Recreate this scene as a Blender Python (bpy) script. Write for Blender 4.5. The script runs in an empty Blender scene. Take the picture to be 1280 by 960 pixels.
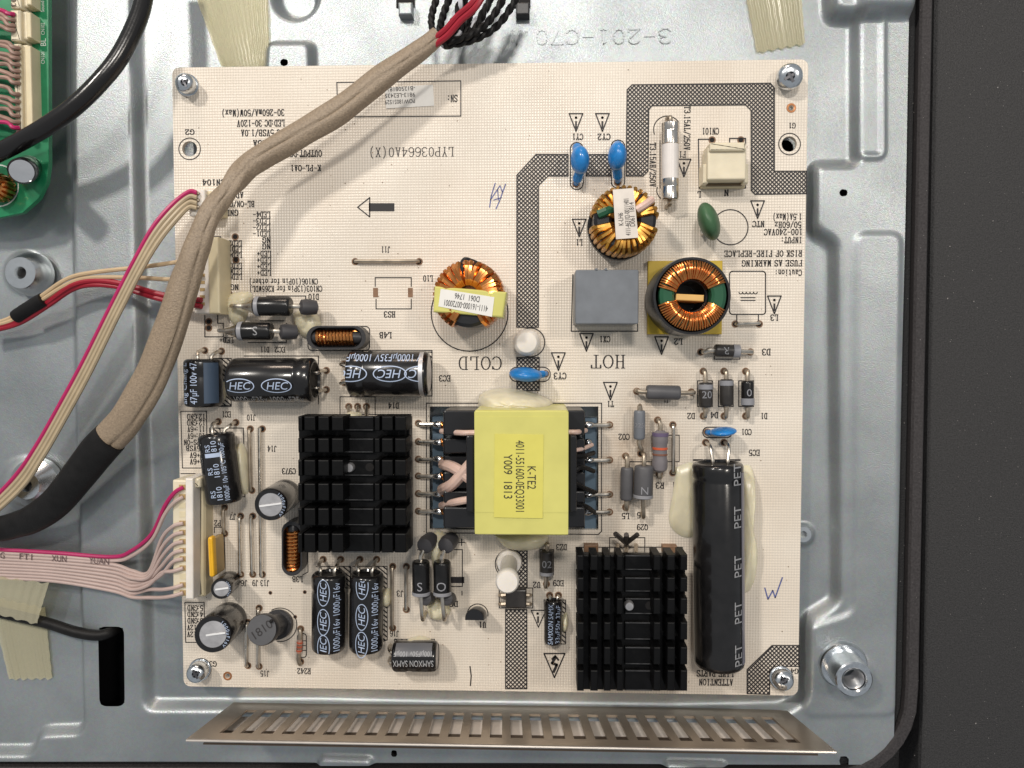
import bpy, bmesh, math, random
import numpy as np
from mathutils import Vector, Matrix
from mathutils.geometry import tessellate_polygon
random.seed(7)
rng = np.random.default_rng(7)
SC = bpy.context.scene
COL = SC.collection
# ------------------------------------------------------------------ camera, world, lamps, exposure
F = 960.0                                   # focal length in photo pixels (photo 1280 wide)
CAM = Vector((0.6532, 0.4000, 9.5413))
ANG = (math.radians(-2.4885), math.radians(1.9823), math.radians(-0.0086))
ROT = Matrix.Rotation(ANG[2], 3, 'Z') @ Matrix.Rotation(ANG[1], 3, 'Y') @ Matrix.Rotation(ANG[0], 3, 'X')
cd = bpy.data.cameras.new('camera')
cam = bpy.data.objects.new('camera', cd); COL.objects.link(cam)
cam.matrix_world = Matrix.Translation(CAM) @ ROT.to_4x4()
cd.sensor_width = 36.0; cd.lens = 36.0 * F / 1280.0
cd.clip_start = 0.05; cd.clip_end = 200
SC.camera = cam
SC.unit_settings.scale_length = 0.025       # one unit is 2.5 cm: the board is 19.5 cm wide
world = bpy.data.worlds.new('World'); SC.world = world; world.use_nodes = True
bg = world.node_tree.nodes['Background']
bg.inputs[0].default_value = (0.90, 0.95, 1.0, 1); bg.inputs[1].default_value = 0.36
SC.view_settings.view_transform = 'Standard'; SC.view_settings.look = 'None'
SC.view_settings.exposure = 0.0; SC.view_settings.gamma = 1.0
def lamp(name, d, dist, power, sx, sy, col):
    l = bpy.data.lights.new(name, 'AREA'); l.energy = power; l.color = col
    l.shape = 'RECTANGLE'; l.size = sx; l.size_y = sy
    o = bpy.data.objects.new(name, l); COL.objects.link(o)
    v = Vector(d).normalized(); o.location = v * dist
    o.rotation_euler = (-v).to_track_quat('-Z', 'Y').to_euler()
    return o
lamp('ceiling_lamp', (-0.62, 0.72, 1.0), 46, 9600, 3.2, 3.2, (1.0, 0.94, 0.86))
lamp('ceiling_strip', (0.02, 0.50, 1.0), 42, 6000, 5.0, 2.6, (1.0, 0.95, 0.88))
lamp('ceiling_lamp', (0.62, 0.30, 1.0), 46, 3900, 4.0, 4.0, (1.0, 0.92, 0.82))
lamp('wall_lamp', (-0.15, 1.0, 0.34), 40, 2700, 8.0, 3.4, (1.0, 0.80, 0.64))

# ------------------------------------------------------------------ helpers
def W(px, py, z=0.0):
    d = ROT @ Vector(((px - 640.0) / F, (480.0 - py) / F, -1.0))
    return CAM + d * ((z - CAM.z) / d.z)
def S(z): return 0.00995 * (CAM.z - z) / CAM.z      # world units per photo pixel at height z

MATS = {}
def mat(name, col, rough=0.5, metal=0.0, var=0.06, vscale=6.0, bump=0.0, bscale=60.0, spec=0.5, coat=0.0, trans=0.0, sss=0.0, ior=1.45, alpha=1.0, rvar=0.0):
    m = bpy.data.materials.new(name); m.use_nodes = True
    nt = m.node_tree; N = nt.nodes; L = nt.links; b = N['Principled BSDF']
    b.inputs['Roughness'].default_value = rough; b.inputs['Metallic'].default_value = metal
    b.inputs['Specular IOR Level'].default_value = spec; b.inputs['Coat Weight'].default_value = coat
    b.inputs['Transmission Weight'].default_value = trans; b.inputs['IOR'].default_value = ior
    b.inputs['Alpha'].default_value = alpha
    if sss:
        b.inputs['Subsurface Weight'].default_value = sss; b.inputs['Subsurface Radius'].default_value = (0.12, 0.10, 0.06)
        b.inputs['Subsurface Scale'].default_value = 0.6
    tc = N.new('ShaderNodeTexCoord')
    nz = N.new('ShaderNodeTexNoise'); nz.inputs['Scale'].default_value = vscale; nz.inputs['Detail'].default_value = 5
    L.new(tc.outputs['Object'], nz.inputs['Vector'])
    rp = N.new('ShaderNodeValToRGB')
    lo = [max(0, c * (1 - var)) for c in col]; hi = [min(1, c * (1 + var)) for c in col]
    rp.color_ramp.elements[0].color = (*lo, 1); rp.color_ramp.elements[1].color = (*hi, 1)
    rp.color_ramp.elements[0].position = 0.3; rp.color_ramp.elements[1].position = 0.7
    L.new(nz.outputs['Fac'], rp.inputs['Fac']); L.new(rp.outputs['Color'], b.inputs['Base Color'])
    if rvar:
        mr = N.new('ShaderNodeMapRange'); mr.inputs[3].default_value = max(0.02, rough - rvar); mr.inputs[4].default_value = rough + rvar
        mr.inputs[1].default_value = 0.3; mr.inputs[2].default_value = 0.7
        L.new(nz.outputs['Fac'], mr.inputs['Value']); L.new(mr.outputs['Result'], b.inputs['Roughness'])
    if bump:
        n2 = N.new('ShaderNodeTexNoise'); n2.inputs['Scale'].default_value = bscale; n2.inputs['Detail'].default_value = 3
        L.new(tc.outputs['Object'], n2.inputs['Vector'])
        bp = N.new('ShaderNodeBump'); bp.inputs['Strength'].default_value = bump; bp.inputs['Distance'].default_value = 0.02
        L.new(n2.outputs['Fac'], bp.inputs['Height']); L.new(bp.outputs['Normal'], b.inputs['Normal'])
    MATS[name] = m
    return m

class MB:
    """collects geometry for ONE mesh object, in world coordinates"""
    def __init__(s): s.v = []; s.f = []; s.ang = 180
    def add(s, vs, fs):
        o = len(s.v); s.v.extend([tuple(p) for p in vs]); s.f.extend([tuple(i + o for i in q) for q in fs]); return s
    def rings(s, rs, cap0=True, cap1=True, closed=True):
        n = len(rs[0]); vs = [p for r in rs for p in r]; fs = []
        for k in range(len(rs) - 1):
            for i in range(n if closed else n - 1):
                j = (i + 1) % n
                fs.append((k * n + i, k * n + j, (k + 1) * n + j, (k + 1) * n + i))
        if cap0: fs.append(tuple(range(n))[::-1])
        if cap1: fs.append(tuple((len(rs) - 1) * n + i for i in range(n)))
        return s.add(vs, fs)
    def lathe(s, A, d, prof, n=24, cap0=True, cap1=True):
        d = Vector(d).normalized(); a = Vector((0, 0, 1)) if abs(d.z) < 0.9 else Vector((1, 0, 0))
        u = d.cross(a).normalized(); w = u.cross(d) * -1
        rs = []
        for t, r in prof:
            rs.append([Vector(A) + d * t + (u * math.cos(2 * math.pi * i / n) + w * math.sin(2 * math.pi * i / n)) * max(r, 1e-4) for i in range(n)])
        return s.rings(rs, cap0, cap1)
    def tube(s, pts, r, n=8, caps=True, flat=1.0):
        pts = [Vector(p) for p in pts]; m = len(pts)
        rr = r if isinstance(r, (list, tuple)) else [r] * m
        rs = []; pu = None
        for i in range(m):
            t = (pts[min(i + 1, m - 1)] - pts[max(i - 1, 0)])
            if t.length < 1e-9: t = Vector((0, 0, 1))
            t.normalize()
            if pu is None:
                a = Vector((0, 0, 1)) if abs(t.z) < 0.9 else Vector((0, 1, 0))
                pu = a
            u = pu - t * pu.dot(t)
            if u.length < 1e-6: u = Vector((1, 0, 0)) - t * t.x
            u.normalize(); pu = u; w = t.cross(u)
            rs.append([pts[i] + (u * math.cos(2 * math.pi * k / n) * flat + w * math.sin(2 * math.pi * k / n)) * rr[i] for k in range(n)])
        return s.rings(rs, caps, caps)
    def prism(s, outl, z0, z1, bev=0.0):
        """outl: list of (x,y) world, counter-clockwise; chamfered top edge"""
        pts = [Vector((p[0], p[1])) for p in outl]; n = len(pts)
        if sum(pts[i].x * pts[(i + 1) % n].y - pts[(i + 1) % n].x * pts[i].y for i in range(n)) < 0: pts.reverse()
        if bev: s.ang = 24
        def inset(b):
            r = []
            for i in range(n):
                e0 = (pts[i] - pts[i - 1]).normalized(); e1 = (pts[(i + 1) % n] - pts[i]).normalized()
                n0 = Vector((-e0.y, e0.x)); n1 = Vector((-e1.y, e1.x)); m = n0 + n1
                k = b / max(0.3, m.dot(n0)) if m.length > 1e-6 else 0
                r.append(pts[i] + m * k)
            return r
        rs = [[Vector((p.x, p.y, z0)) for p in pts]]
        if bev:
            rs.append([Vector((p.x, p.y, z1 - bev)) for p in pts])
            q = inset(bev * 0.35); rs.append([Vector((p.x, p.y, z1 - bev * 0.3)) for p in q])
            q = inset(bev); rs.append([Vector((p.x, p.y, z1)) for p in q])
        else: rs.append([Vector((p.x, p.y, z1)) for p in pts])
        return s.rings(rs)
    def box(s, c, w, h, z0, z1, rot=0.0, bev=0.0, rad=0.0):
        return s.prism(rrect(c[0], c[1], w, h, rad, rot), z0, z1, bev)
    def obox(s, c, ax, ay, az):
        c = Vector(c); vs = [c + ax * i + ay * j + az * k for i in (-1, 1) for j in (-1, 1) for k in (-1, 1)]
        return s.add(vs, [(0, 1, 3, 2), (4, 6, 7, 5), (0, 4, 5, 1), (2, 3, 7, 6), (0, 2, 6, 4), (1, 5, 7, 3)])
    def ellipsoid(s, c, rx, ry, rz, rot=0.0, n=16, m=10, tilt=None):
        rs = []; R = Matrix.Rotation(rot, 3, 'Z')
        if tilt: R = R @ tilt
        for k in range(m + 1):
            ph = -math.pi / 2 + math.pi * k / m
            rs.append([Vector(c) + R @ Vector((rx * math.cos(ph) * math.cos(2 * math.pi * i / n), ry * math.cos(ph) * math.sin(2 * math.pi * i / n), rz * math.sin(ph))) for i in range(n)])
        return s.rings(rs, False, False)
    def build(s, name, m, parent=None, smooth=35, loc=None):
        o0 = Vector((0, 0, 0))
        if parent is not None: o0 = WL[parent.name]
        elif loc is not None: o0 = Vector(loc)
        me = bpy.data.meshes.new(name)
        me.from_pydata([(p[0] - o0.x, p[1] - o0.y, p[2] - o0.z) for p in s.v], [], s.f)
        if smooth:
            me.polygons.foreach_set('use_smooth', [True] * len(me.polygons)); me.update()
            me.set_sharp_from_angle(angle=math.radians(min(smooth, s.ang)))
        me.materials.append(m)
        o = bpy.data.objects.new(name, me); COL.objects.link(o)
        if parent is not None: o.parent = parent; WL[o.name] = o0.copy()
        else: o.location = o0; WL[o.name] = o0.copy()
        return o
WL = {}
def rrect(cx, cy, w, h, rad=0.0, rot=0.0, seg=4):
    c, s = math.cos(rot), math.sin(rot); pts = []
    if rad <= 0: loc = [(-w / 2, -h / 2), (w / 2, -h / 2), (w / 2, h / 2), (-w / 2, h / 2)]
    else:
        loc = []
        for (sx, sy, a0) in ((-1, -1, 180), (1, -1, 270), (1, 1, 0), (-1, 1, 90)):
            for k in range(seg + 1):
                a = math.radians(a0 + 90 * k / seg)
                loc.append((sx * (w / 2 - rad) + rad * math.cos(a), sy * (h / 2 - rad) + rad * math.sin(a)))
    return [(cx + x * c - y * s, cy + x * s + y * c) for x, y in loc]
def kid(t, name):
    return next(c for c in t.children if c.name.split('.')[0] == name)
def thing(name, label, cat, loc, group=None, kind=None):
    o = bpy.data.objects.new(name, None); COL.objects.link(o)
    o.location = loc; o['label'] = label; o['category'] = cat; o.empty_display_size = 0.1
    if group: o['group'] = group
    if kind: o['kind'] = kind
    WL[o.name] = Vector(loc)
    return o
def tag(o, label, cat, group=None, kind=None):
    o['label'] = label; o['category'] = cat
    if group: o['group'] = group
    if kind: o['kind'] = kind
    return o
def spline(P, n=8):
    P = [Vector(p) for p in P]; out = []
    for i in range(len(P) - 1):
        a = P[i - 1] if i else P[0] * 2 - P[1]; b, c = P[i], P[i + 1]
        d = P[i + 2] if i + 2 < len(P) else P[-1] * 2 - P[-2]
        for k in range(n):
            t = k / n
            out.append(0.5 * (2 * b + (c - a) * t + (2 * a - 5 * b + 4 * c - d) * t * t + (3 * b - a - 3 * c + d) * t ** 3))
    out.append(P[-1]); return out
def lerpl(vals, n):
    x = np.linspace(0, len(vals) - 1, n); return list(np.interp(x, range(len(vals)), vals))
def PX(pts): return [W(*p) for p in pts]
def rect_px(x0, y0, x1, y1, z=0.0):
    """centre, width, height of a rectangle given by its pixel edges at height z"""
    a, b = W(x0, y1, z), W(x1, y0, z)
    return ((a.x + b.x) / 2, (a.y + b.y) / 2), b.x - a.x, b.y - a.y

# ---- lettering --------------------------------------------------------------
SILK = {
'A':"0,0 1.4,0;2.6,0 4,0;.6,0 2,6 3.4,0;1.1,2 2.9,2",'B':"0,6 2.6,6 3.6,5.3 3.6,3.9 2.6,3.2 .8,3.2;2.6,3.2 4,2.3 4,.8 2.8,0 0,0;.8,6 .8,0",
'C':"4,4.5 4,5.8;4,5 3.2,5.8 2.2,6 1.2,5.7 .3,4.6 0,3 .3,1.4 1.2,.3 2.2,0 3.2,.2 4,1.2",'D':"0,6 2.2,6 3.2,5.5 3.8,4.4 4,3 3.8,1.6 3.2,.5 2.2,0 0,0;.8,6 .8,0",
'E':"0,6 3.8,6 3.8,4.7;.8,6 .8,0;.8,3.2 2.6,3.2;0,0 4,0 4,1.4",'F':"0,6 3.8,6 3.8,4.7;.8,6 .8,0;.8,3.2 2.6,3.2;0,0 1.8,0",
'G':"4,5.7 4,4.6;4,5 3,6 1.4,6 .3,4.8 0,3 .3,1.2 1.4,0 3,0 3.7,.8 3.7,2.6;2.4,2.6 4.3,2.6",'H':"0,6 1.6,6;2.6,6 4.2,6;0,0 1.6,0;2.6,0 4.2,0;.8,6 .8,0;3.4,6 3.4,0;.8,3 3.4,3",
'I':"1,6 3,6;2,6 2,0;1,0 3,0",'J':"2,6 4,6;3,6 3,1.2 2.2,0 1,0 .2,1.2",'K':"0,6 1.6,6;0,0 1.6,0;.8,6 .8,0;3.4,6 .8,2.4;1.7,3.5 3.6,0;2.8,6 4,6;2.8,0 4.2,0",
'L':"0,6 2,6;1,6 1,0;0,0 3.8,0 3.8,1.6",'M':"0,0 1.3,0;.6,0 .6,6 2,1 3.4,6 3.4,0;2.7,0 4.1,0;0,6 .6,6;3.4,6 4.1,6",'N':"0,0 1.3,0;.6,0 .6,6 3.4,0 3.4,6;2.7,6 4.1,6;0,6 .6,6",
'O':"2,6 1.1,5.7 .4,4.8 0,3.6 0,2.4 .4,1.2 1.1,.3 2,0 2.9,.3 3.6,1.2 4,2.4 4,3.6 3.6,4.8 2.9,5.7 2,6",'P':"0,6 2.8,6 4,5.2 4,3.6 2.8,2.8 .8,2.8;.8,6 .8,0;0,0 1.8,0",
'Q':"2,6 .8,5.5 0,4 0,2 .8,.5 2,0 3.2,.5 4,2 4,4 3.2,5.5 2,6;2.2,1.6 4,-.6",'R':"0,6 2.8,6 4,5.2 4,3.6 2.8,2.8 .8,2.8;.8,6 .8,0;0,0 1.8,0;2.2,2.8 3.4,0 4.2,0",
'S':"3.7,4.6 3.7,5.8;3.7,5 2.8,6 1.2,6 .3,5 .4,3.9 1.4,3.3 2.8,2.8 3.8,2 3.7,.8 2.6,0 1.2,0 .2,1;.2,1.4 .2,0",'T':"0,4.6 0,6 4,6 4,4.6;2,6 2,0;1,0 3,0",
'U':"0,6 1.6,6;2.6,6 4.2,6;.8,6 .8,1.2 1.6,0 2.6,0 3.4,1.2 3.4,6",'V':"0,6 1.4,6;2.6,6 4,6;.6,6 2,0 3.4,6",'W':"0,6 1,6;3,6 4.2,6;.4,6 1.2,0 2,4.5 2.8,0 3.7,6",
'X':"0,6 1.4,6;2.6,6 4,6;0,0 1.4,0;2.6,0 4,0;.6,6 3.4,0;3.4,6 .6,0",'Y':"0,6 1.4,6;2.6,6 4,6;.6,6 2,3 3.4,6;2,3 2,0;1.2,0 2.8,0",'Z':"0,4.8 0,6 4,6 0,0 4,0 4,1.2",
'0':"2,6 1,5.6 .4,4.4 .3,3 .4,1.6 1,.4 2,0 3,.4 3.6,1.6 3.7,3 3.6,4.4 3,5.6 2,6",'1':"1,5 2,6 2,0;1,0 3,0",'2':".2,4.6 .6,5.6 1.6,6 2.8,6 3.8,5 3.6,3.8 .2,0 4,0 4,1",
'3':".2,5 1,6 2.8,6 3.7,5.2 3.7,4 2.8,3.2 1.6,3.2;2.8,3.2 4,2.4 4,1 2.8,0 1.2,0 .2,.9",'4':"3,0 3,6 0,1.8 4.2,1.8;2.2,0 3.8,0",'5':"3.8,6 .6,6 .4,3 1.6,3.7 2.8,3.6 3.9,2.6 3.8,1 2.8,0 1.2,0 .2,.9",
'6':"3.6,5.3 2.6,6 1.4,6 .4,4.8 0,3 .2,1 1.4,0 2.8,0 3.9,1 3.8,2.6 2.8,3.4 1.4,3.4 .2,2.4",'7':"0,4.8 0,6 4,6 1.6,0",'8':"2,3.3 .6,4 .6,5.2 1.4,6 2.6,6 3.4,5.2 3.4,4 2,3.3 .2,2.4 .1,1 1.2,0 2.8,0 3.9,1 3.8,2.4 2,3.3",
'9':".4,.7 1.4,0 2.6,0 3.6,1.2 4,3 3.8,5 2.6,6 1.2,6 .1,5 .2,3.4 1.2,2.6 2.6,2.6 3.8,3.6",
'+':"2,4.6 2,1.4;.3,3 3.7,3",'-':".2,3 3.8,3",'/':".2,-.6 3.8,6.6",'(':"3,7 1.9,5.6 1.5,3 1.9,.4 3,-1",')':"1,7 2.1,5.6 2.5,3 2.1,.4 1,-1",'.':"1.5,.15 2.5,.15;1.5,.6 2.5,.6",':':"1.5,.5 2.5,.5;1.5,1 2.5,1;1.5,3.5 2.5,3.5;1.5,4 2.5,4",'m':"0,4 .6,4 .6,0;.6,3.2 1.2,4 2,3.4 2,0;2,3.2 2.8,4 3.5,3.4 3.5,0;0,0 1.1,0;3,0 4.1,0","'":"2,6 2,4.4",
'a':".6,3.6 2.4,4 3.2,3.2 3.2,0 4,0;3.2,2.2 1.2,2.1 .3,1.2 .8,.1 2,0 3.2,.9",'e':".3,2.1 3.7,2.1 3.2,3.6 2,4 .8,3.5 .3,2 .8,.4 2,0 3.5,.6",'f':"1,0 3,0;1.8,0 1.8,5 2.6,6 3.6,5.8;.8,4 3.2,4",'h':".2,6 .8,6 .8,0;.2,0 1.5,0;.8,3 2,4 3.2,3.4 3.2,0;2.6,0 4,0",
'i':"1.2,4 2,4 2,0;1,0 3,0;2,5.6 2,6.2",'n':".2,4 .8,4 .8,0;.2,0 1.5,0;.8,3 2,4 3.2,3.4 3.2,0;2.6,0 4,0",'o':"2,4 .6,3.4 .2,2 .6,.6 2,0 3.4,.6 3.8,2 3.4,3.4 2,4",'r':".4,4 1.2,4 1.2,0;.4,0 2.2,0;1.2,2.8 2.4,4 3.6,3.6",
't':"1.6,5.6 1.6,.8 2.4,0 3.5,.5;.6,4 3.2,4",'u':"0,4 .8,4 .8,.8 1.6,0 2.6,.4 3.2,1.2;3.2,4 3.2,0 4,0",'x':".2,4 1.4,4;2.6,4 3.8,4;.6,4 3.4,0;3.4,4 .6,0;0,0 1.4,0;2.6,0 4,0",'z':".4,4 3.6,4 .4,0 3.6,0 3.6,.8",'!':"2,6 2,2;2,.3 2,.5",' ':"" }
def stroke(vs, fs, pts, w, w2=None):
    for a, b in zip(pts[:-1], pts[1:]):
        dx, dy = b[0] - a[0], b[1] - a[1]; l = math.hypot(dx, dy)
        if l < 1e-9: continue
        ww = w if w2 is None else w + (w2 - w) * (abs(dy) / l) ** 1.5
        nx, ny = -dy / l * ww / 2, dx / l * ww / 2; ex, ey = dx / l * w * 0.3, dy / l * w * 0.3; o = len(vs)
        vs += [(a[0] - ex + nx, a[1] - ey + ny), (a[0] - ex - nx, a[1] - ey - ny), (b[0] + ex - nx, b[1] + ey - ny), (b[0] + ex + nx, b[1] + ey + ny)]
        fs.append((o, o + 1, o + 2, o + 3))
def silk2d(s, thin=0.82, thick=1.25, adv=5.3):
    vs, fs = [], []; x = 0
    for ch in s:
        for pl in SILK.get(ch, '').split(';'):
            if pl: stroke(vs, fs, [(x + float(p.split(',')[0]), float(p.split(',')[1])) for p in pl.split()], thin, thick)
        x += adv if ch not in " .:'" else adv * 0.65
    w = x - (adv - 4.2)
    return [((a - w / 2) / 6, (b - 3) / 6) for a, b in vs], fs, w / 6          # cap height 1, centred
BF = {}
def load_bfont(chars):
    tmp = []
    for ch in chars:
        for key, body in ((ch, ch), ('w' + ch, '|' + ch + '|')):
            c = bpy.data.curves.new('t', 'FONT'); c.body = body; c.size = 1.0; c.resolution_u = 3
            o = bpy.data.objects.new('t', c); COL.objects.link(o); tmp.append((key, o))
    bpy.context.view_layer.update(); dg = bpy.context.evaluated_depsgraph_get()
    def width(me): return max([v.co.x for v in me.vertices], default=0)
    ws = {}
    for key, o in tmp:
        e = o.evaluated_get(dg); me = e.to_mesh()
        if len(key) == 1: BF[key] = [[(v.co.x, v.co.y) for v in me.vertices], [tuple(p.vertices) for p in me.polygons], 0]
        else: ws[key[1]] = width(me)
        e.to_mesh_clear()
    for ch in chars: BF[ch][2] = ws[ch]
    for key, o in tmp:
        c = o.data; bpy.data.objects.remove(o); bpy.data.curves.remove(c)
load_bfont("ABCDEFGHIJKLMNOPQRSTUVWXYZ0123456789abcdefghijklmnopqrstuvwxyz-+./ ()\u00b5\u00b0|")
_pw = max(p[0] for p in BF['|'][0]); _adv = (BF['|'][2] - _pw) / 2               # '|||' spans two advances and one bar
for _c in BF: BF[_c][2] = BF[_c][2] - _adv - _pw
CAPH = max(p[1] for p in BF['H'][0])
def sans2d(s, slant=0.0, bold=0.0, track=0.0):
    vs, fs = [], []; x = 0
    for ch in s:
        g = BF.get(ch, BF['-']); o = len(vs)
        vs += [(x + px + py * slant, py) for px, py in g[0]]; fs += [tuple(i + o for i in q) for q in g[1]]
        x += g[2] + track
    return [((a - x / 2) / CAPH, (b - CAPH / 2) / CAPH) for a, b in vs], fs, x / CAPH
def plane_map(c, ang, h, sx=1.0):
    ca, sa = math.cos(ang), math.sin(ang)
    return lambda x, y: Vector((c.x + (x * sx * ca - y * sa) * h, c.y + (x * sx * sa + y * ca) * h, c.z))
def tilt_map(c, n, ang, h):
    n = Vector(n).normalized(); e = Vector((math.cos(ang), math.sin(ang), 0)); e = (e - n * e.dot(n)).normalized(); f = n.cross(e)
    return lambda x, y: Vector(c) + (e * x + f * y) * h
def cyl_map(A, d, r, u0, th0, h, sx=1.0, lift=0.006):
    d = Vector(d).normalized(); side = Vector((0, 0, 1)).cross(d).normalized(); up = d.cross(side)
    def M(x, y):
        th = th0 + y * h / r
        return Vector(A) + d * (u0 + x * h * sx) + (up * math.cos(th) + side * math.sin(th)) * (r + lift)
    return M
def emit(mb, g, M):
    vs, fs = g[0], g[1]; mb.add([M(x, y) for x, y in vs], fs); return mb
def silk(mb, s, px, py, h, ang=180, z=0.004, width=None):
    g = silk2d(s, .36, .66) if h > 10 else silk2d(s); hh = h * S(z); sx = 1.0
    if width: sx = width * S(z) / (g[2] * hh)
    return emit(mb, g, plane_map(W(px, py, z), math.radians(ang), hh, sx))
def sans(mb, s, px, py, h, ang=180, z=0.004, width=None, slant=0.0):
    g = sans2d(s, slant); hh = h * S(z); sx = 1.0
    if width: sx = width * S(z) / (g[2] * hh)
    return emit(mb, g, plane_map(W(px, py, z), math.radians(ang), hh, sx))
def line_px(mb, pts, w=1.3, z=0.004, closed=False):
    P = [W(x, y, z) for x, y in pts]; P2 = [(p.x, p.y) for p in P]
    if closed: P2.append(P2[0])
    vs, fs = [], []; stroke(vs, fs, P2, w * S(z)); mb.add([(a, b, z) for a, b in vs], fs)
def circ_px(mb, x, y, r, w=1.3, a0=0, a1=360, z=0.004, n=40):
    line_px(mb, [(x + r * math.cos(math.radians(a0 + (a1 - a0) * k / n)), y + r * math.sin(math.radians(a0 + (a1 - a0) * k / n))) for k in range(n + 1)], w, z)
def rr_px(x0, y0, x1, y1, r, seg=5):
    return rrect((x0 + x1) / 2, (y0 + y1) / 2, x1 - x0, y1 - y0, r, 0, seg)
def clip_hatch(mb, poly, pitch, ang, w, z=0.004):
    """straight hatch lines clipped to a polygon (pixel coordinates)"""
    ca, sa = math.cos(ang), math.sin(ang); n = len(poly)
    R = [(x * ca + y * sa, -x * sa + y * ca) for x, y in poly]
    lo, hi = min(q[1] for q in R), max(q[1] for q in R); k = math.ceil(lo / pitch)
    while k * pitch < hi:
        t = k * pitch; xs = []
        for i in range(n):
            (x0, y0), (x1, y1) = R[i], R[(i + 1) % n]
            if (y0 - t) * (y1 - t) < 0: xs.append(x0 + (x1 - x0) * (t - y0) / (y1 - y0))
        xs.sort()
        for a, b in zip(xs[::2], xs[1::2]):
            if b - a > 0.5: line_px(mb, [(a * ca - t * sa, a * sa + t * ca), (b * ca - t * sa, b * sa + t * ca)], w, z)
        k += 1

# ------------------------------------------------------------------ materials
def steel_mat():
    m = bpy.data.materials.new('galvanised_steel'); m.use_nodes = True
    nt = m.node_tree; N = nt.nodes; L = nt.links; b = N['Principled BSDF']
    tc = N.new('ShaderNodeTexCoord')
    vo = N.new('ShaderNodeTexVoronoi'); vo.inputs['Scale'].default_value = 34.0
    nz = N.new('ShaderNodeTexNoise'); nz.inputs['Scale'].default_value = 1.1; nz.inputs['Detail'].default_value = 6
    n3 = N.new('ShaderNodeTexNoise'); n3.inputs['Scale'].default_value = 75.0; n3.inputs['Detail'].default_value = 2
    for q in (vo, nz, n3): L.new(tc.outputs['Object'], q.inputs['Vector'])
    rp = N.new('ShaderNodeValToRGB'); rp.color_ramp.elements[0].color = (0.285, 0.308, 0.318, 1); rp.color_ramp.elements[1].color = (0.365, 0.39, 0.40, 1)
    rp.color_ramp.elements[0].position = 0.35; rp.color_ramp.elements[1].position = 0.65
    L.new(nz.outputs['Fac'], rp.inputs['Fac'])
    mx = N.new('ShaderNodeMix'); mx.data_type = 'RGBA'; mx.blend_type = 'OVERLAY'; mx.inputs[0].default_value = 0.05
    L.new(rp.outputs['Color'], mx.inputs[6]); L.new(vo.outputs['Color'], mx.inputs[7]); L.new(mx.outputs[2], b.inputs['Base Color'])
    b.inputs['Metallic'].default_value = 0.66
    mr = N.new('ShaderNodeMapRange'); mr.inputs[1].default_value = 0.3; mr.inputs[2].default_value = 0.7; mr.inputs[3].default_value = 0.34; mr.inputs[4].default_value = 0.46
    L.new(n3.outputs['Fac'], mr.inputs['Value']); L.new(mr.outputs['Result'], b.inputs['Roughness'])
    bp = N.new('ShaderNodeBump'); bp.inputs['Strength'].default_value = 0.34; bp.inputs['Distance'].default_value = 0.008
    L.new(n3.outputs['Fac'], bp.inputs['Height']); L.new(bp.outputs['Normal'], b.inputs['Normal'])
    return m
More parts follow.
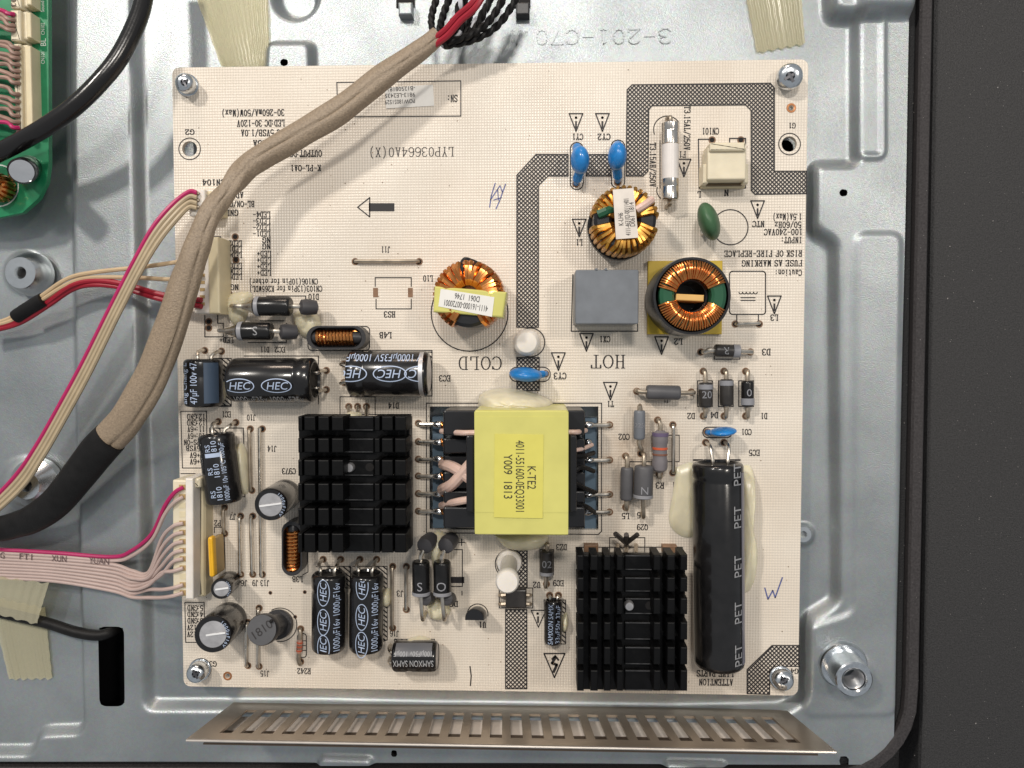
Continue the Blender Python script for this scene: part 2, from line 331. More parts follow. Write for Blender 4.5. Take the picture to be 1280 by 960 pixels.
def board_mat():
    m = bpy.data.materials.new('board_lacquer'); m.use_nodes = True
    nt = m.node_tree; N = nt.nodes; L = nt.links; b = N['Principled BSDF']
    tc = N.new('ShaderNodeTexCoord'); sp = N.new('ShaderNodeSeparateXYZ'); L.new(tc.outputs['Object'], sp.inputs[0])
    def wv(out, k):
        a = N.new('ShaderNodeMath'); a.operation = 'MULTIPLY'; a.inputs[1].default_value = k; L.new(out, a.inputs[0])
        s = N.new('ShaderNodeMath'); s.operation = 'SINE'; L.new(a.outputs[0], s.inputs[0]); return s.outputs[0]
    k = 2 * math.pi / 0.034
    sx, sy = wv(sp.outputs['X'], k), wv(sp.outputs['Y'], k)
    ml = N.new('ShaderNodeMath'); ml.operation = 'MULTIPLY'; L.new(sy, ml.inputs[0]); ml.inputs[1].default_value = 0.55
    ad = N.new('ShaderNodeMath'); ad.operation = 'MULTIPLY_ADD'; ad.inputs[1].default_value = 0.95; L.new(sx, ad.inputs[0]); L.new(ml.outputs[0], ad.inputs[2])
    nz = N.new('ShaderNodeTexNoise'); nz.inputs['Scale'].default_value = 0.9; nz.inputs['Detail'].default_value = 6; L.new(tc.outputs['Object'], nz.inputs['Vector'])
    rp = N.new('ShaderNodeValToRGB'); rp.color_ramp.elements[0].color = (0.70, 0.613, 0.513, 1); rp.color_ramp.elements[1].color = (0.79, 0.713, 0.615, 1)
    rp.color_ramp.elements[0].position = 0.3; rp.color_ramp.elements[1].position = 0.7; L.new(nz.outputs['Fac'], rp.inputs['Fac'])
    mr = N.new('ShaderNodeMapRange'); mr.inputs[1].default_value = -1.5; mr.inputs[2].default_value = 1.5; mr.inputs[3].default_value = 0.915; mr.inputs[4].default_value = 1.0
    L.new(ad.outputs[0], mr.inputs['Value'])
    mx = N.new('ShaderNodeMix'); mx.data_type = 'RGBA'; mx.blend_type = 'MULTIPLY'; mx.inputs[0].default_value = 1.0
    L.new(rp.outputs['Color'], mx.inputs[6]); L.new(mr.outputs['Result'], mx.inputs[7])
    # scorched, browned lacquer round the hot resistors, and faint flux stains: wear of the board itself
    prev = mx.outputs[2]
    for (px, py, r, amt) in ((790, 560, 0.95, 0.75), (808, 490, 0.55, 0.55), (760, 600, 0.8, 0.4), (390, 395, 0.5, 0.3), (840, 480, .4, .5)):
        p = W(px, py)
        dn = N.new('ShaderNodeVectorMath'); dn.operation = 'DISTANCE'; dn.inputs[1].default_value = (p.x, p.y, 0); L.new(tc.outputs['Object'], dn.inputs[0])
        r2 = N.new('ShaderNodeMapRange'); r2.interpolation_type = 'SMOOTHSTEP'; r2.inputs[1].default_value = 0; r2.inputs[2].default_value = r; r2.inputs[3].default_value = amt; r2.inputs[4].default_value = 0
        L.new(dn.outputs['Value'], r2.inputs['Value'])
        n4 = N.new('ShaderNodeTexNoise'); n4.inputs['Scale'].default_value = 5; n4.inputs['Detail'].default_value = 4; L.new(tc.outputs['Object'], n4.inputs['Vector'])
        mm = N.new('ShaderNodeMath'); mm.operation = 'MULTIPLY'; L.new(r2.outputs['Result'], mm.inputs[0]); L.new(n4.outputs['Fac'], mm.inputs[1])
        mi = N.new('ShaderNodeMix'); mi.data_type = 'RGBA'; L.new(mm.outputs[0], mi.inputs[0]); L.new(prev, mi.inputs[6]); mi.inputs[7].default_value = (0.36, 0.25, 0.16, 1); prev = mi.outputs[2]
    L.new(prev, b.inputs['Base Color'])
    b.inputs['Roughness'].default_value = 0.25; b.inputs['Specular IOR Level'].default_value = 0.45
    bp = N.new('ShaderNodeBump'); bp.inputs['Strength'].default_value = 0.5; bp.inputs['Distance'].default_value = 0.004
    L.new(ad.outputs[0], bp.inputs['Height']); L.new(bp.outputs['Normal'], b.inputs['Normal'])
    return m
steel = steel_mat(); board_m = board_mat()
ink = mat('silkscreen_ink', (0.020, 0.017, 0.018), 0.55)
pen_blue = mat('blue_pen', (0.10, 0.12, 0.30), 0.5, var=0.4, vscale=40)
tin = mat('tinned_wire', (0.62, 0.57, 0.50), 0.32, 1.0, 0.15, 9, rvar=.1)
dull_tin = mat('dull_wire', (0.40, 0.34, 0.27), 0.42, 0.9, 0.25, 9)
solder = mat('solder', (0.72, 0.73, 0.74), 0.22, 1.0)
copper = mat('enamelled_copper', (0.72, 0.29, 0.09), 0.24, 1.0, 0.18, 12)
copper_gold = mat('golden_enamelled_copper', (0.60, 0.32, 0.075), 0.34, 1.0, 0.25, 12)
black_pl = mat('black_plastic', (0.014, 0.014, 0.016), 0.28, bump=0.05, bscale=30)
black_sleeve = mat('black_capacitor_sleeve', (0.010, 0.0095, 0.010), 0.22, coat=0.3, bump=0.03, bscale=9, var=.3)
ferrite = mat('dark_ferrite', (0.030, 0.029, 0.031), 0.38, bump=0.1, bscale=40)
anod = mat('black_anodised_aluminium', (0.0045, 0.0045, 0.005), 0.38, 0.0, bump=0.08, bscale=30, var=.4, spec=.2)
cut_al = mat('black_heatsink_fin', (0.0026, 0.0026, 0.0029), 0.46, 0.0, bump=0.06, bscale=25, var=.4, spec=.2)
alu = mat('bright_aluminium', (0.78, 0.78, 0.79), 0.28, 1.0, bump=0.06, bscale=50)
bright_score = mat('bright_score', (.85, .85, .85), .35, .2)
alu_dull = mat('capacitor_can_top', (0.52, 0.51, 0.52), 0.42, 0.75, 0.15, 10, bump=0.05, bscale=40)
zinc = mat('zinc_screw', (0.66, 0.69, 0.72), 0.22, 1.0, 0.1, 20)
white_print = mat('pale_blue_print', (0.42, 0.50, 0.66), 0.5)
grey_print = mat('grey_print', (0.30, 0.30, 0.31), 0.5)
stripe_blue = mat('blue_grey_stripe', (0.05, 0.075, 0.115), 0.32)
stripe_grey = mat('grey_stripe', (0.13, 0.13, 0.14), 0.35)
cream = mat('cream_nylon', (0.68, 0.605, 0.45), 0.42, sss=0.1, bump=.03)
cream_dark = mat('ivory_nylon', (0.66, 0.57, 0.38), 0.42, sss=0.1, bump=.03)
white_ny = mat('white_nylon', (0.74, 0.69, 0.63), 0.4, sss=0.15)
glue = mat('hot_glue', (0.70, 0.64, 0.47), 0.26, sss=0.5, bump=0.10, bscale=7, var=.08)
yellow_tape = mat('yellow_polyester_tape', (0.60, 0.565, 0.165), 0.30, coat=0.2, bump=0.14, bscale=4, var=.08, vscale=2.2)
yellow_label = mat('yellow_label', (0.64, 0.585, 0.13), 0.34, var=.03)
white_label = mat('white_paper_label', (0.74, 0.72, 0.68), 0.5, var=.03)
pale_label = mat('worn_paper_label', (0.66, 0.60, 0.54), 0.5, var=.1)
blue_cap = mat('blue_epoxy', (0.015, 0.19, 0.52), 0.30, coat=0.15, var=.2, vscale=9, bump=.12, bscale=14)
green_ntc = mat('green_epoxy', (0.05, 0.12, 0.055), 0.45, var=.15)
grey_box = mat('grey_film_capacitor', (0.150, 0.163, 0.182), 0.42, var=.10, bump=.03, bscale=90)
resist_grey = mat('grey_resistor_sleeve', (0.088, 0.086, 0.092), 0.48, var=.12)
resist_body = mat('grey_lilac_resistor', (0.17, 0.155, 0.165), 0.45, var=.1)
diode_black = mat('diode_black', (0.010, 0.0095, 0.0095), 0.24, var=.3)
diode_dark = mat('worn_diode_black', (0.036, 0.032, 0.030), 0.36, var=.3)
band_grey = mat('grey_band', (0.26, 0.26, 0.28), 0.38)
ceramic = mat('white_ceramic', (0.70, 0.66, 0.63), 0.32)
nickel = mat('nickel_cap', (0.66, 0.62, 0.57), 0.2, 1.0, .1, 8)
yellow_base = mat('yellow_fibre_base', (0.52, 0.36, 0.03), 0.4, var=.15, vscale=4)
green_tape = mat('green_core', (0.02, 0.09, 0.045), 0.25)
amber = mat('amber_separator', (0.66, 0.40, 0.13), 0.4)
poly_yellow = mat('yellow_polymer', (0.78, 0.42, 0.02), 0.35)
tan_edge = mat('tan_side_shade_and_slot', (0.42, 0.29, 0.13), 0.5)  # fuse side's shade painted as tan; also colours the pin slots
cloth_tan = mat('tan_fabric_sleeve', (0.27, 0.205, 0.142), 0.48, var=.2, vscale=40, bump=0.45, bscale=60, spec=.6)
rubber = mat('black_rubber', (0.009, 0.0085, 0.0085), 0.5, bump=.15, bscale=50, var=.3, spec=.25)
cable_black = mat('black_cable_jacket', (0.010, 0.009, 0.009), 0.22, bump=.08, bscale=14, spec=.6)
red_w = mat('red_wire', (0.30, 0.010, 0.024), 0.35)
pink_w = mat('magenta_wire', (0.42, 0.016, 0.11), 0.38)
beige_w = mat('beige_wire', (0.42, 0.335, 0.22), 0.42)
buff_w = mat('buff_wire', (0.52, 0.38, 0.23), 0.42)
rose_w = mat('pale_rose_wire', (0.47, 0.355, 0.32), 0.45)
brown_w = mat('brownish_wire', (0.30, 0.19, 0.15), 0.45, var=.3)
white_w = mat('pale_wire', (0.55, 0.56, 0.60), 0.4)
flesh_w = mat('pale_pink_sleeving', (0.66, 0.47, 0.40), 0.35, sss=.2)
pcb_green = mat('green_solder_mask', (0.015, 0.20, 0.085), 0.30, var=.15)
brown_pad = mat('brown_pad', (0.20, 0.11, 0.06), 0.5, var=.3)
copper_ring = mat('copper_ring', (0.40, 0.17, 0.07), 0.4, .5)
black_hole = mat('dark_hole', (0.006, 0.005, 0.005), 0.8)
vent_m = mat('warm_steel_vent', (0.43, 0.355, 0.28), 0.32, 0.8, .10, 2, bump=.04, bscale=50)
edge_steel = mat('cut_steel_edge', (0.66, 0.60, 0.54), 0.3, 0.9)
bezel_m = mat('black_bezel_plastic', (0.042, 0.038, 0.039), 0.66, bump=.3, bscale=70, var=.3, vscale=40, spec=.3)
foam_m = mat('black_foam', (0.012, 0.012, 0.013), 0.8, bump=.8, bscale=45)
table_m = mat('charcoal_surface', (0.029, 0.028, 0.0285), 0.62, bump=.5, bscale=60, var=.5, vscale=55)
dust_m = mat('pale_dust', (0.26, 0.245, 0.235), 0.8)

def tape_mat():
    m = bpy.data.materials.new('yellowed_clear_tape'); m.use_nodes = True
    nt = m.node_tree; N = nt.nodes; L = nt.links; b = N['Principled BSDF']
    b.inputs['Base Color'].default_value = (0.66, 0.63, 0.50, 1); b.inputs['Roughness'].default_value = 0.16
    tr = N.new('ShaderNodeBsdfTransparent'); tr.inputs[0].default_value = (0.93, 0.90, 0.78, 1)
    mx = N.new('ShaderNodeMixShader'); mx.inputs[0].default_value = 0.30
    L.new(tr.outputs[0], mx.inputs[1]); L.new(b.outputs[0], mx.inputs[2]); L.new(mx.outputs[0], N['Material Output'].inputs['Surface'])
    return m
tape_m = tape_mat()

# ------------------------------------------------------------------ setting: steel back panel, bezel, table
def sd_poly(P, poly):
    x, y = P[:, 0], P[:, 1]; d = np.full(len(x), 1e9); s = np.ones(len(x)); n = len(poly)
    for i in range(n):
        ax, ay = poly[i]; bx, by = poly[i - 1]
        ex, ey = bx - ax, by - ay; wx, wy = x - ax, y - ay
        t = np.clip((wx * ex + wy * ey) / (ex * ex + ey * ey + 1e-12), 0, 1)
        d = np.minimum(d, (wx - ex * t) ** 2 + (wy - ey * t) ** 2)
        c1 = y >= ay; c2 = y < by; c3 = ex * wy > ey * wx
        s = np.where((c1 & c2 & c3) | (~c1 & ~c2 & ~c3), -s, s)
    return s * np.sqrt(d)
ZR = -0.30; ZT = -0.14
def wp(pts, z=ZR): return [(W(a, b, z).x, W(a, b, z).y) for a, b in pts]
def smooth(t): t = np.clip(t, 0, 1); return t * t * (3 - 2 * t)
def rpoly(pts, r, seg=5):
    """round the corners of a polygon"""
    out = []; n = len(pts)
    for i in range(n):
        p = Vector(pts[i]); a = Vector(pts[i - 1]) - p; b = Vector(pts[(i + 1) % n]) - p
        k = min(r, a.length * .45, b.length * .45); A = p + a.normalized() * k; B = p + b.normalized() * k
        for j in range(seg + 1):
            t = j / seg; q = A * (1 - t) ** 2 + p * 2 * t * (1 - t) + B * t * t; out.append((q.x, q.y))
    return out
panel_out = rpoly(wp([(-160, -160), (1140, -160), (1127, 480), (1117, 956), (-160, 951)], ZT), 0.35)
recess1 = rpoly(wp([(172, -120), (1066, -120), (1066, 208), (1013, 208), (1013, 292), (1038, 304), (1042, 748), (1004, 772), (1002, 868), (975, 884), (840, 886), (545, 882), (400, 878), (190, 878)]), 0.12)
recess2 = rpoly(wp([(-200, -120), (90, -120), (101, 540), (111, 908), (55, 910), (50, 934), (-200, 934)]), 0.12)
plateau_r = rpoly(wp([(1062, 294), (1118, 294), (1112, 886), (1000, 888), (1000, 780), (1060, 760)]), 0.14)
pad_tab = rpoly(wp([(337, 57), (392, 57), (394, 110), (334, 110)]), 0.10)
pad_tr = rpoly(wp([(1028, -60), (1133, -60), (1131, 26), (1034, 26)]), 0.12)
groove = rpoly(wp([(1068, 28), (1096, 28), (1096, 200), (1068, 200)]), .08)
slot = rpoly(wp([(131, 778), (163, 778), (164, 876), (133, 876)]), 0.10)
bump_b = rpoly(wp([(405, 936), (468, 938), (470, 950), (402, 950)]), .06)
bump_c = rpoly(wp([(828, 942), (902, 944), (904, 956), (826, 956)]), .06)
STEP = 0.026
x0, x1, y0, y1 = -8.2, 5.9, -5.3, 6.9
nx, ny = int((x1 - x0) / STEP), int((y1 - y0) / STEP)
gx, gy = np.meshgrid(np.linspace(x0, x1, nx), np.linspace(y0, y1, ny))
P = np.stack([gx.ravel(), gy.ravel()], 1)
ZT = -0.14
h = np.full(len(P), ZT)
def press(poly, z, w):
    global h
    d = sd_poly(P, poly); k = 1 - smooth((d + w / 2) / w); h = h * (1 - k) + z * k
press(recess1, ZR, 0.17); press(recess2, ZR, 0.14)
k = sd_poly(P, plateau_r); h += 0.035 * (1 - smooth((k + .05) / .1))
k = sd_poly(P, groove); h = np.where(True, h + 0.03 * np.exp(-(k / 0.035) ** 2), h)
for pl, dz, w in ((pad_tab, 0.16, 0.12), (pad_tr, 0.22, 0.18), (bump_b, 0.08, .10), (bump_c, 0.08, .10)):
    d = sd_poly(P, pl); h += dz * (1 - smooth((d + w / 2) / w))
def dimple(px, py, r0, r1, dz):
    global h
    c = W(px, py, ZR); d = np.hypot(P[:, 0] - c.x, P[:, 1] - c.y); h += dz * (1 - smooth((d - r0) / (r1 - r0)))
dimple(369, -6, 0.20, 0.34, -0.18)                       # pressed dish at the top edge
dimple(31, 340, .16, 0.30, 0.12); dimple(35, 606, 0.24, 0.42, 0.08); dimple(1003, 668, 0.10, .17, 0.05); dimple(1058, 836, .22, .30, .03)
# shallow waviness of the pressed sheet
h += 0.006 * np.sin(P[:, 0] * 1.3 + 0.5 * P[:, 1]) + 0.005 * np.sin(P[:, 1] * 1.7 - P[:, 0] * 0.4)
holes_px = [(1054, 241, 0.050), (355, 78, 0.05), (1084, -3, 0.07), (493, 942, 0.045), (1055, 951, 0.06), (987, 181, .10)]
d_cut = sd_poly(P, slot)
for (a, b, r) in holes_px:
    c = W(a, b, ZT); d_cut = np.minimum(d_cut, np.hypot(P[:, 0] - c.x, P[:, 1] - c.y) - r)
d_all = np.maximum(sd_poly(P, panel_out), -d_cut)        # negative where there is metal
D = d_all.reshape(ny, nx); gY, gX = np.gradient(D, (y1 - y0) / (ny - 1), (x1 - x0) / (nx - 1))
G = np.stack([gX.ravel(), gY.ravel()], 1)
idx = np.arange(nx * ny).reshape(ny, nx)
q = np.stack([idx[:-1, :-1], idx[:-1, 1:], idx[1:, 1:], idx[1:, :-1]], -1).reshape(-1, 4)
keep = (d_all[q] < 0).sum(1) >= 2; q = q[keep]
used = np.zeros(len(P), bool); used[q.ravel()] = True
move = used & (np.abs(d_all) < STEP * 1.3) & (d_all > 0)
P2 = P.copy(); P2[move] -= G[move] * d_all[move][:, None]
remap = -np.ones(len(P), int); remap[used] = np.arange(used.sum())
me = bpy.data.meshes.new('steel_panel')
V = np.column_stack([P2[used], h[used]])
me.from_pydata(V.tolist(), [], remap[q].tolist()); me.polygons.foreach_set('use_smooth', [True] * len(me.polygons)); me.update()
me.materials.append(steel)
panel = bpy.data.objects.new('steel_back_panel', me); COL.objects.link(panel); WL[panel.name] = Vector((0, 0, 0))
panel['kind'] = 'structure'; panel['label'] = 'pressed galvanised steel panel under the circuit board'
bk = MB(); bk.box((-1.0, 0.9), 13.2, 11.2, -0.95, -0.90); b_ = bk.build('dark_cavity', mat('dark_plastic_behind_panel', (0.008, .008, .009), .35, bump=.4, bscale=12)); b_['kind'] = 'structure'
# pressed part-number letters on the panel
m_ = MB(); g_ = silk2d("3-201-C70.A", .34, .42); emit(m_, g_, plane_map(W(738, 46, ZR + .012), math.pi, 17 * S(ZR), 196 / (g_[2] * 17))); m_.build('embossed_lettering', mat('embossed_steel', (0.29, 0.31, 0.32), 0.42, .6), panel)
# bosses with holes
boss_m = mat('pressed_steel_boss', (.74, .76, .77), .24, 1.0, .06, 8, bump=.06, bscale=60)
def boss(px, py, r, rt, rh, z0, z1):
    c = W(px, py, z1); c.z = 0; b = MB()
    b.lathe(c, (0, 0, 1), [(z0, r), (z0 + (z1 - z0) * .4, r * .97), (z1 - .03, rt * 1.12), (z1 + .01, rt * .98), (z1 + .012, rh * 1.3), (z1 - .03, rh), (z0 - .1, rh * .9)], 36, False, False)
    o = b.build('boss', boss_m, panel)
    k = MB(); k.lathe(c, (0, 0, 1), [(z1 - .09, rh * 1.02), (z1 - .088, 0)], 20, False, False); k.build('hole', black_hole, o)
boss(26, 341, 0.285, 0.20, 0.06, -0.24, 0.0)
boss(33, 607, 0.33, 0.18, 0.062, -0.27, -0.02)
boss(1004, 668, 0.13, 0.10, 0.035, -0.30, -0.22)
# tall threaded standoff
t = thing('threaded_standoff', 'hollow threaded metal standoff leaning clear of the board corner', 'standoff', W(1053, 829, ZT))
c = W(1052, 829, ZT); e = W(1068, 850, 0.30); d = (e - c)
L_ = d.length
b = MB(); b.lathe(c, d, [(-.02, .30), (.05, .30), (.09, .275)], 36); b.build('collar', zinc, t)
b = MB(); b.lathe(c, d, [(.05, .235), (L_ - .015, .22), (L_, .205), (L_, .155), (L_ - .02, .14)], 36, False, False); b.build('sleeve', zinc, t)
b = MB(); pr = []
for i in range(20): pr.append((L_ - .02 - i * .018, .14 if i % 2 else .125))
pr.append((L_ - .40, 0.02)); b.lathe(c, d, pr, 28, False, True); b.build('thread', alu, t)
# bezel + table
tb = MB(); tb.box((1.5, 0), 34, 30, -1.06, -1.0); o = tb.build('table_surface', table_m); o['kind'] = 'structure'
bz = thing('bezel_frame', 'black plastic bezel frame running round the steel panel', 'bezel', W(1155, 480, -.5))
def strip(xa, xb, z0, z1, name, m, ybot, rad):
    """L-shaped strip: right side then along the bottom; xa/xb pixel offsets from the panel edge line"""
    def path(off):
        pts = []
        for y in range(-160, 861, 60): pts.append((1139 - (y + 0) * 0.0205 + off, y))
        cx, cy = 1121 - 82 + 0, 870
        for k in range(1, 9):
            a = math.radians(90 * k / 8); pts.append((cx + (82 + off) * math.cos(a), cy + (82 + off) * math.sin(a) ))
        for x in range(980, -200, -90): pts.append((x, 952 + off - (980 - x) * 0.004))
        return pts
    A, B = path(xa), path(xb)
    A = A[:]; b = MB(); rs = []
    for p, q_ in zip(A, B):
        a0, b0 = W(*p, ZT), W(*q_, ZT); rs.append([Vector((a0.x, a0.y, z0)), Vector((b0.x, b0.y, z0)), Vector((b0.x, b0.y, z1 - .03)), Vector((b0.x * .85 + a0.x * .15, b0.y * .85 + a0.y * .15, z1)), Vector((b0.x * .15 + a0.x * .85, b0.y * .15 + a0.y * .85, z1)), Vector((a0.x, a0.y, z1 - .03))])
    b.rings(rs); b.build(name, m, bz)
strip(-4, 11, -.5, -0.21, 'foam_gasket', foam_m, 0, 0)
strip(11, 27, -.6, -0.12, 'rim', bezel_m, 0, 0)
strip(27, 60, -.9, -0.62, 'outer_ledge', bezel_m, 0, 0)
# dark backing surface right of the bezel
b = MB(); pts = wp([(1176, -200), (1500, -200), (1500, 1150), (1150, 1150), (1158, 900)], -.3); b.prism(pts, -.99, -0.42, .06); o = b.build('charcoal_surface', table_m); o['kind'] = 'structure'
# dust specks lying on the black surfaces: stuff
b = MB()
for i in range(360):
    x = random.uniform(1125, 1285); y = random.uniform(-10, 965); z = -0.415
    lo = 1139 - y * .0205
    if x < lo + 1: continue
    z = -0.205 if x < lo + 11 else (-0.115 if x < lo + 27 else (-0.61 if x < 1178 else -0.415))
    if 1163 < x < 1180: continue
    p = W(x, y, z); r = random.uniform(.002, .0045) if random.random() < .97 else .009
    b.ellipsoid(p, r * random.uniform(.8, 2), r, r * .6, random.random() * 3, 5, 3)
o = b.build('dust_specks', dust_m); o['kind'] = 'stuff'
# vented steel flange standing along the bottom
vt = thing('vent_flange', 'slotted steel vent flange standing below the board', 'vent', W(640, 890, ZT))
A, B = W(288, 884, ZT), W(986, 893, ZT); Ct, Dt = W(1045, 942, 1.15), W(233, 927, 1.15)
n = 25; ux = [W(272 + i * 25.75, 911 + i * .42, .5) for i in range(n)]
def bil(u, v): return (A * (1 - u) + B * u) * (1 - v) + (Dt * (1 - u) + Ct * u) * v
nrm = (B - A).cross(Dt - A).normalized(); th = 0.03
b = MB(); b2 = MB()
N_ = 28; edges = [0.0]
for i in range(N_): c_ = 0.033 + (i + .5) * (0.934 / N_); edges += [c_ - .0097, c_ + .0097]
edges.append(1.0)
def slab(mb, u0, u1, v0, v1):
    c4 = [bil(u0, v0), bil(u1, v0), bil(u1, v1), bil(u0, v1)]; vs = c4 + [p - nrm * th for p in c4]
    mb.add(vs, [(0, 1, 2, 3), (7, 6, 5, 4), (0, 4, 5, 1), (1, 5, 6, 2), (2, 6, 7, 3), (3, 7, 4, 0)])
slab(b, 0, 1, -.1, .16); slab(b, 0, 1, .83, 1.0)
for i in range(N_ + 1): slab(b, edges[2 * i], edges[2 * i + 1], .16, .83)
b.build('slotted_plate', vent_m, vt, 0)
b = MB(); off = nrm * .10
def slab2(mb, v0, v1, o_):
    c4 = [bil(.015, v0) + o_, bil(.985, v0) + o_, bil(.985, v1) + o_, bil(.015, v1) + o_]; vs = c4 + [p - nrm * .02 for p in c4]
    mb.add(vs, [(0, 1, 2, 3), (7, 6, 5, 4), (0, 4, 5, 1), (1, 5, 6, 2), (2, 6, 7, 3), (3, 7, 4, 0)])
slab2(b, .50, .84, off); b.build('painted_slot_shade', mat('brown_slot_shade', (.12, .088, .066), .5, .3), vt, 0)  # added dark slab: shade seen through the slots, put into its colour
b = MB(); slab2(b, .06, .48, off * 1.1); b.build('painted_slot_light', mat('painted_slot_light', (.86, .80, .74), .5), vt, 0)  # added pale slab: light falling behind the slots, painted as a pale colour
# folded lip along the top
b = MB(); b.tube([bil(i / 20, 1.0) - nrm * th * .5 for i in range(21)], .018, 8); b.build('folded_edge', edge_steel, vt)

# ------------------------------------------------------------------ the power board
board = thing('power_supply_board', 'cream power supply circuit board printed with black legends', 'circuit board', (0, 0, 0))
def holed_prism(outl, holes, z0, z1):
    bm = bmesh.new(); loops = [outl] + holes; edges = []
    for lp in loops:
        vs = [bm.verts.new((p[0], p[1], z1)) for p in lp]
        for i in range(len(vs)): edges.append(bm.edges.new((vs[i], vs[(i + 1) % len(vs)])))
    bmesh.ops.triangle_fill(bm, use_beauty=True, use_dissolve=False, edges=edges, normal=(0, 0, 1))
    top = list(bm.faces); r = bmesh.ops.extrude_face_region(bm, geom=top)
    for v in [g for g in r['geom'] if isinstance(g, bmesh.types.BMVert)]: v.co.z = z0
    bmesh.ops.recalc_face_normals(bm, faces=list(bm.faces))
    return bm
def bm_obj(bm, name, m, parent):
    me = bpy.data.meshes.new(name); bm.to_mesh(me); bm.free(); me.materials.append(m)
    o = bpy.data.objects.new(name, me); COL.objects.link(o); o.parent = parent; WL[o.name] = WL[parent.name].copy(); return o
def circ(px, py, r, n=24): c = W(px, py); return [(c.x + r * math.cos(2 * math.pi * k / n), c.y + r * math.sin(2 * math.pi * k / n)) for k in range(n)]
cut = wp([(537, 508), (748, 508), (748, 662), (537, 662)], 0)
hl = [cut, circ(237, 186, .095), circ(986.5, 180, .092), circ(989, 135, .028, 14), circ(284.5, 845, .03, 14)]
sub = bm_obj(holed_prism(rrect(0, 0, 7.8, 7.82, .09, 0), hl, -.064, 0), 'board_sheet', board_m, board)
b = MB()
for (x, y, r0, r1) in ((989, 135, .03, .058), (284.5, 845, .033, .058)):
    b = MB(); c = W(x, y); b.lathe((c.x, c.y, 0), (0, 0, 1), [(.002, r0), (.006, r0 + .008), (.006, r1 - .004), (.002, r1)], 20, False, False); b.build('copper_ring', copper_ring, board)
# hatched isolation bands
HB = []
HB.append([(646, 219), (670, 193), (710, 193), (710, 220), (685, 220), (673, 232), (673, 409), (646, 409)])
HB.append([(733, 193), (764, 193), (764, 220), (733, 220)])
HB.append([(783, 193), (784, 112), (790, 106), (963, 104), (968, 110), (968, 214), (1008, 214), (1008, 242), (944, 243), (939, 238), (939, 138), (932, 131), (815, 132), (811, 137), (810, 214), (804, 220), (783, 220)])
HB.append([(646, 447), (674, 447), (674, 488), (646, 488)])
HB.append([(645, 660), (659, 660), (659, 734), (645, 734)])
HB.append([(632, 762), (658.5, 762), (658.5, 861), (632, 861)])
HB.append([(934, 867), (934, 837), (965, 807), (999, 807), (999, 833), (968, 833), (962, 840), (962, 868)])
for pg in HB:
    b = MB(); clip_hatch(b, pg, 3.7, math.radians(45), 1.5); clip_hatch(b, pg, 3.7, math.radians(-45), 1.5, .0046); line_px(b, pg, 1.3, .0052, True)
    b.build('hatched_band', ink, board, 0)
# outlines
b = MB()
line_px(b, [(421, 103), (576, 101), (576, 145), (422, 146)], 1.2, closed=True)
circ_px(b, 237, 186, 13.5, 1.1); circ_px(b, 987, 180, 13.5, 1.1)
line_px(b, [(266, 296), (276, 296), (276, 312), (271, 312)], 1.2); line_px(b, [(271, 325), (277, 325), (277, 392), (271, 392)], 1.2)
line_px(b, [(256, 394), (256, 421), (279, 421), (279, 404), (272, 404), (272, 394)], 1.2)
line_px(b, [(469, 358), (469, 347), (514, 347), (514, 358)], 1.2); line_px(b, [(470, 374), (470, 386), (514, 386), (514, 374)], 1.2)
circ_px(b, 587, 391, 48, 1.4)
line_px(b, rr_px(385, 408, 462, 438, 5), 1.2, closed=True)
line_px(b, [(440, 438), (540, 438), (540, 495), (438, 495)], 1.2, closed=True)
line_px(b, [(305, 445), (398, 445), (398, 505)], 1.2); line_px(b, [(333, 370), (382, 370), (382, 378)], 1.2); line_px(b, [(325, 401), (355, 401)], 1.2); line_px(b, [(310, 428), (358, 428), (358, 404)], 1.2)
line_px(b, [(240, 508), (289, 508), (289, 448), (262, 448)], 1.2)
line_px(b, [(226, 514), (258, 514), (259, 585), (228, 585)], 1.1, closed=True)
line_px(b, [(262, 535), (304, 535), (305, 562)], 1.2); line_px(b, [(295, 621), (306, 621), (306, 611)], 1.2); line_px(b, [(262, 630), (263, 678)], 1.2); line_px(b, [(226, 592), (244, 592)], 1.1)
line_px(b, [(268, 666), (268, 659), (280, 659), (281, 710), (272, 710)], 1.1)
line_px(b, [(425, 519), (425, 496), (469, 496), (469, 519)], 1.1); line_px(b, [(385, 518), (514, 518), (514, 683), (508, 686)], 1.1)
line_px(b, [(533, 504), (752, 504), (752, 664), (748, 668), (533, 666)], 1.2, closed=True)
line_px(b, [(231, 753), (255, 753), (256, 803), (232, 803)], 1.1, closed=True)
line_px(b, [(385, 690), (385, 715), (378, 719)], 1.1)
circ_px(b, 350, 781, 21, 1.1, -120, 100)
line_px(b, [(395, 708), (438, 708), (438, 735)], 1.1); line_px(b, [(441, 708), (484, 708), (484, 800), (478, 802)], 1.1)
line_px(b, rr_px(372, 792, 383, 822, 4), 1.1, closed=True)
for y in (801, 807, 813): line_px(b, [(376, y), (383, y)], 1.0)
line_px(b, [(493, 799), (543, 799), (543, 805)], 1.1)
line_px(b, [(522, 687), (578, 687), (578, 733), (545, 733)], 1.2)
line_px(b, [(564, 725), (578, 725)], 8)
circ_px(b, 597, 768, 13, 1.1, 180, 370)
circ_px(b, 637, 705, 18, 1.2); circ_px(b, 636, 705, 15, 1.0)
line_px(b, [(624, 735), (666, 735), (666, 760), (624, 760)], 1.1, closed=True)
line_px(b, [(675, 687), (692, 687), (692, 718), (675, 716)], 1.1, closed=True)
line_px(b, [(680, 750), (707, 750), (707, 805), (682, 805)], 1.1, closed=True)
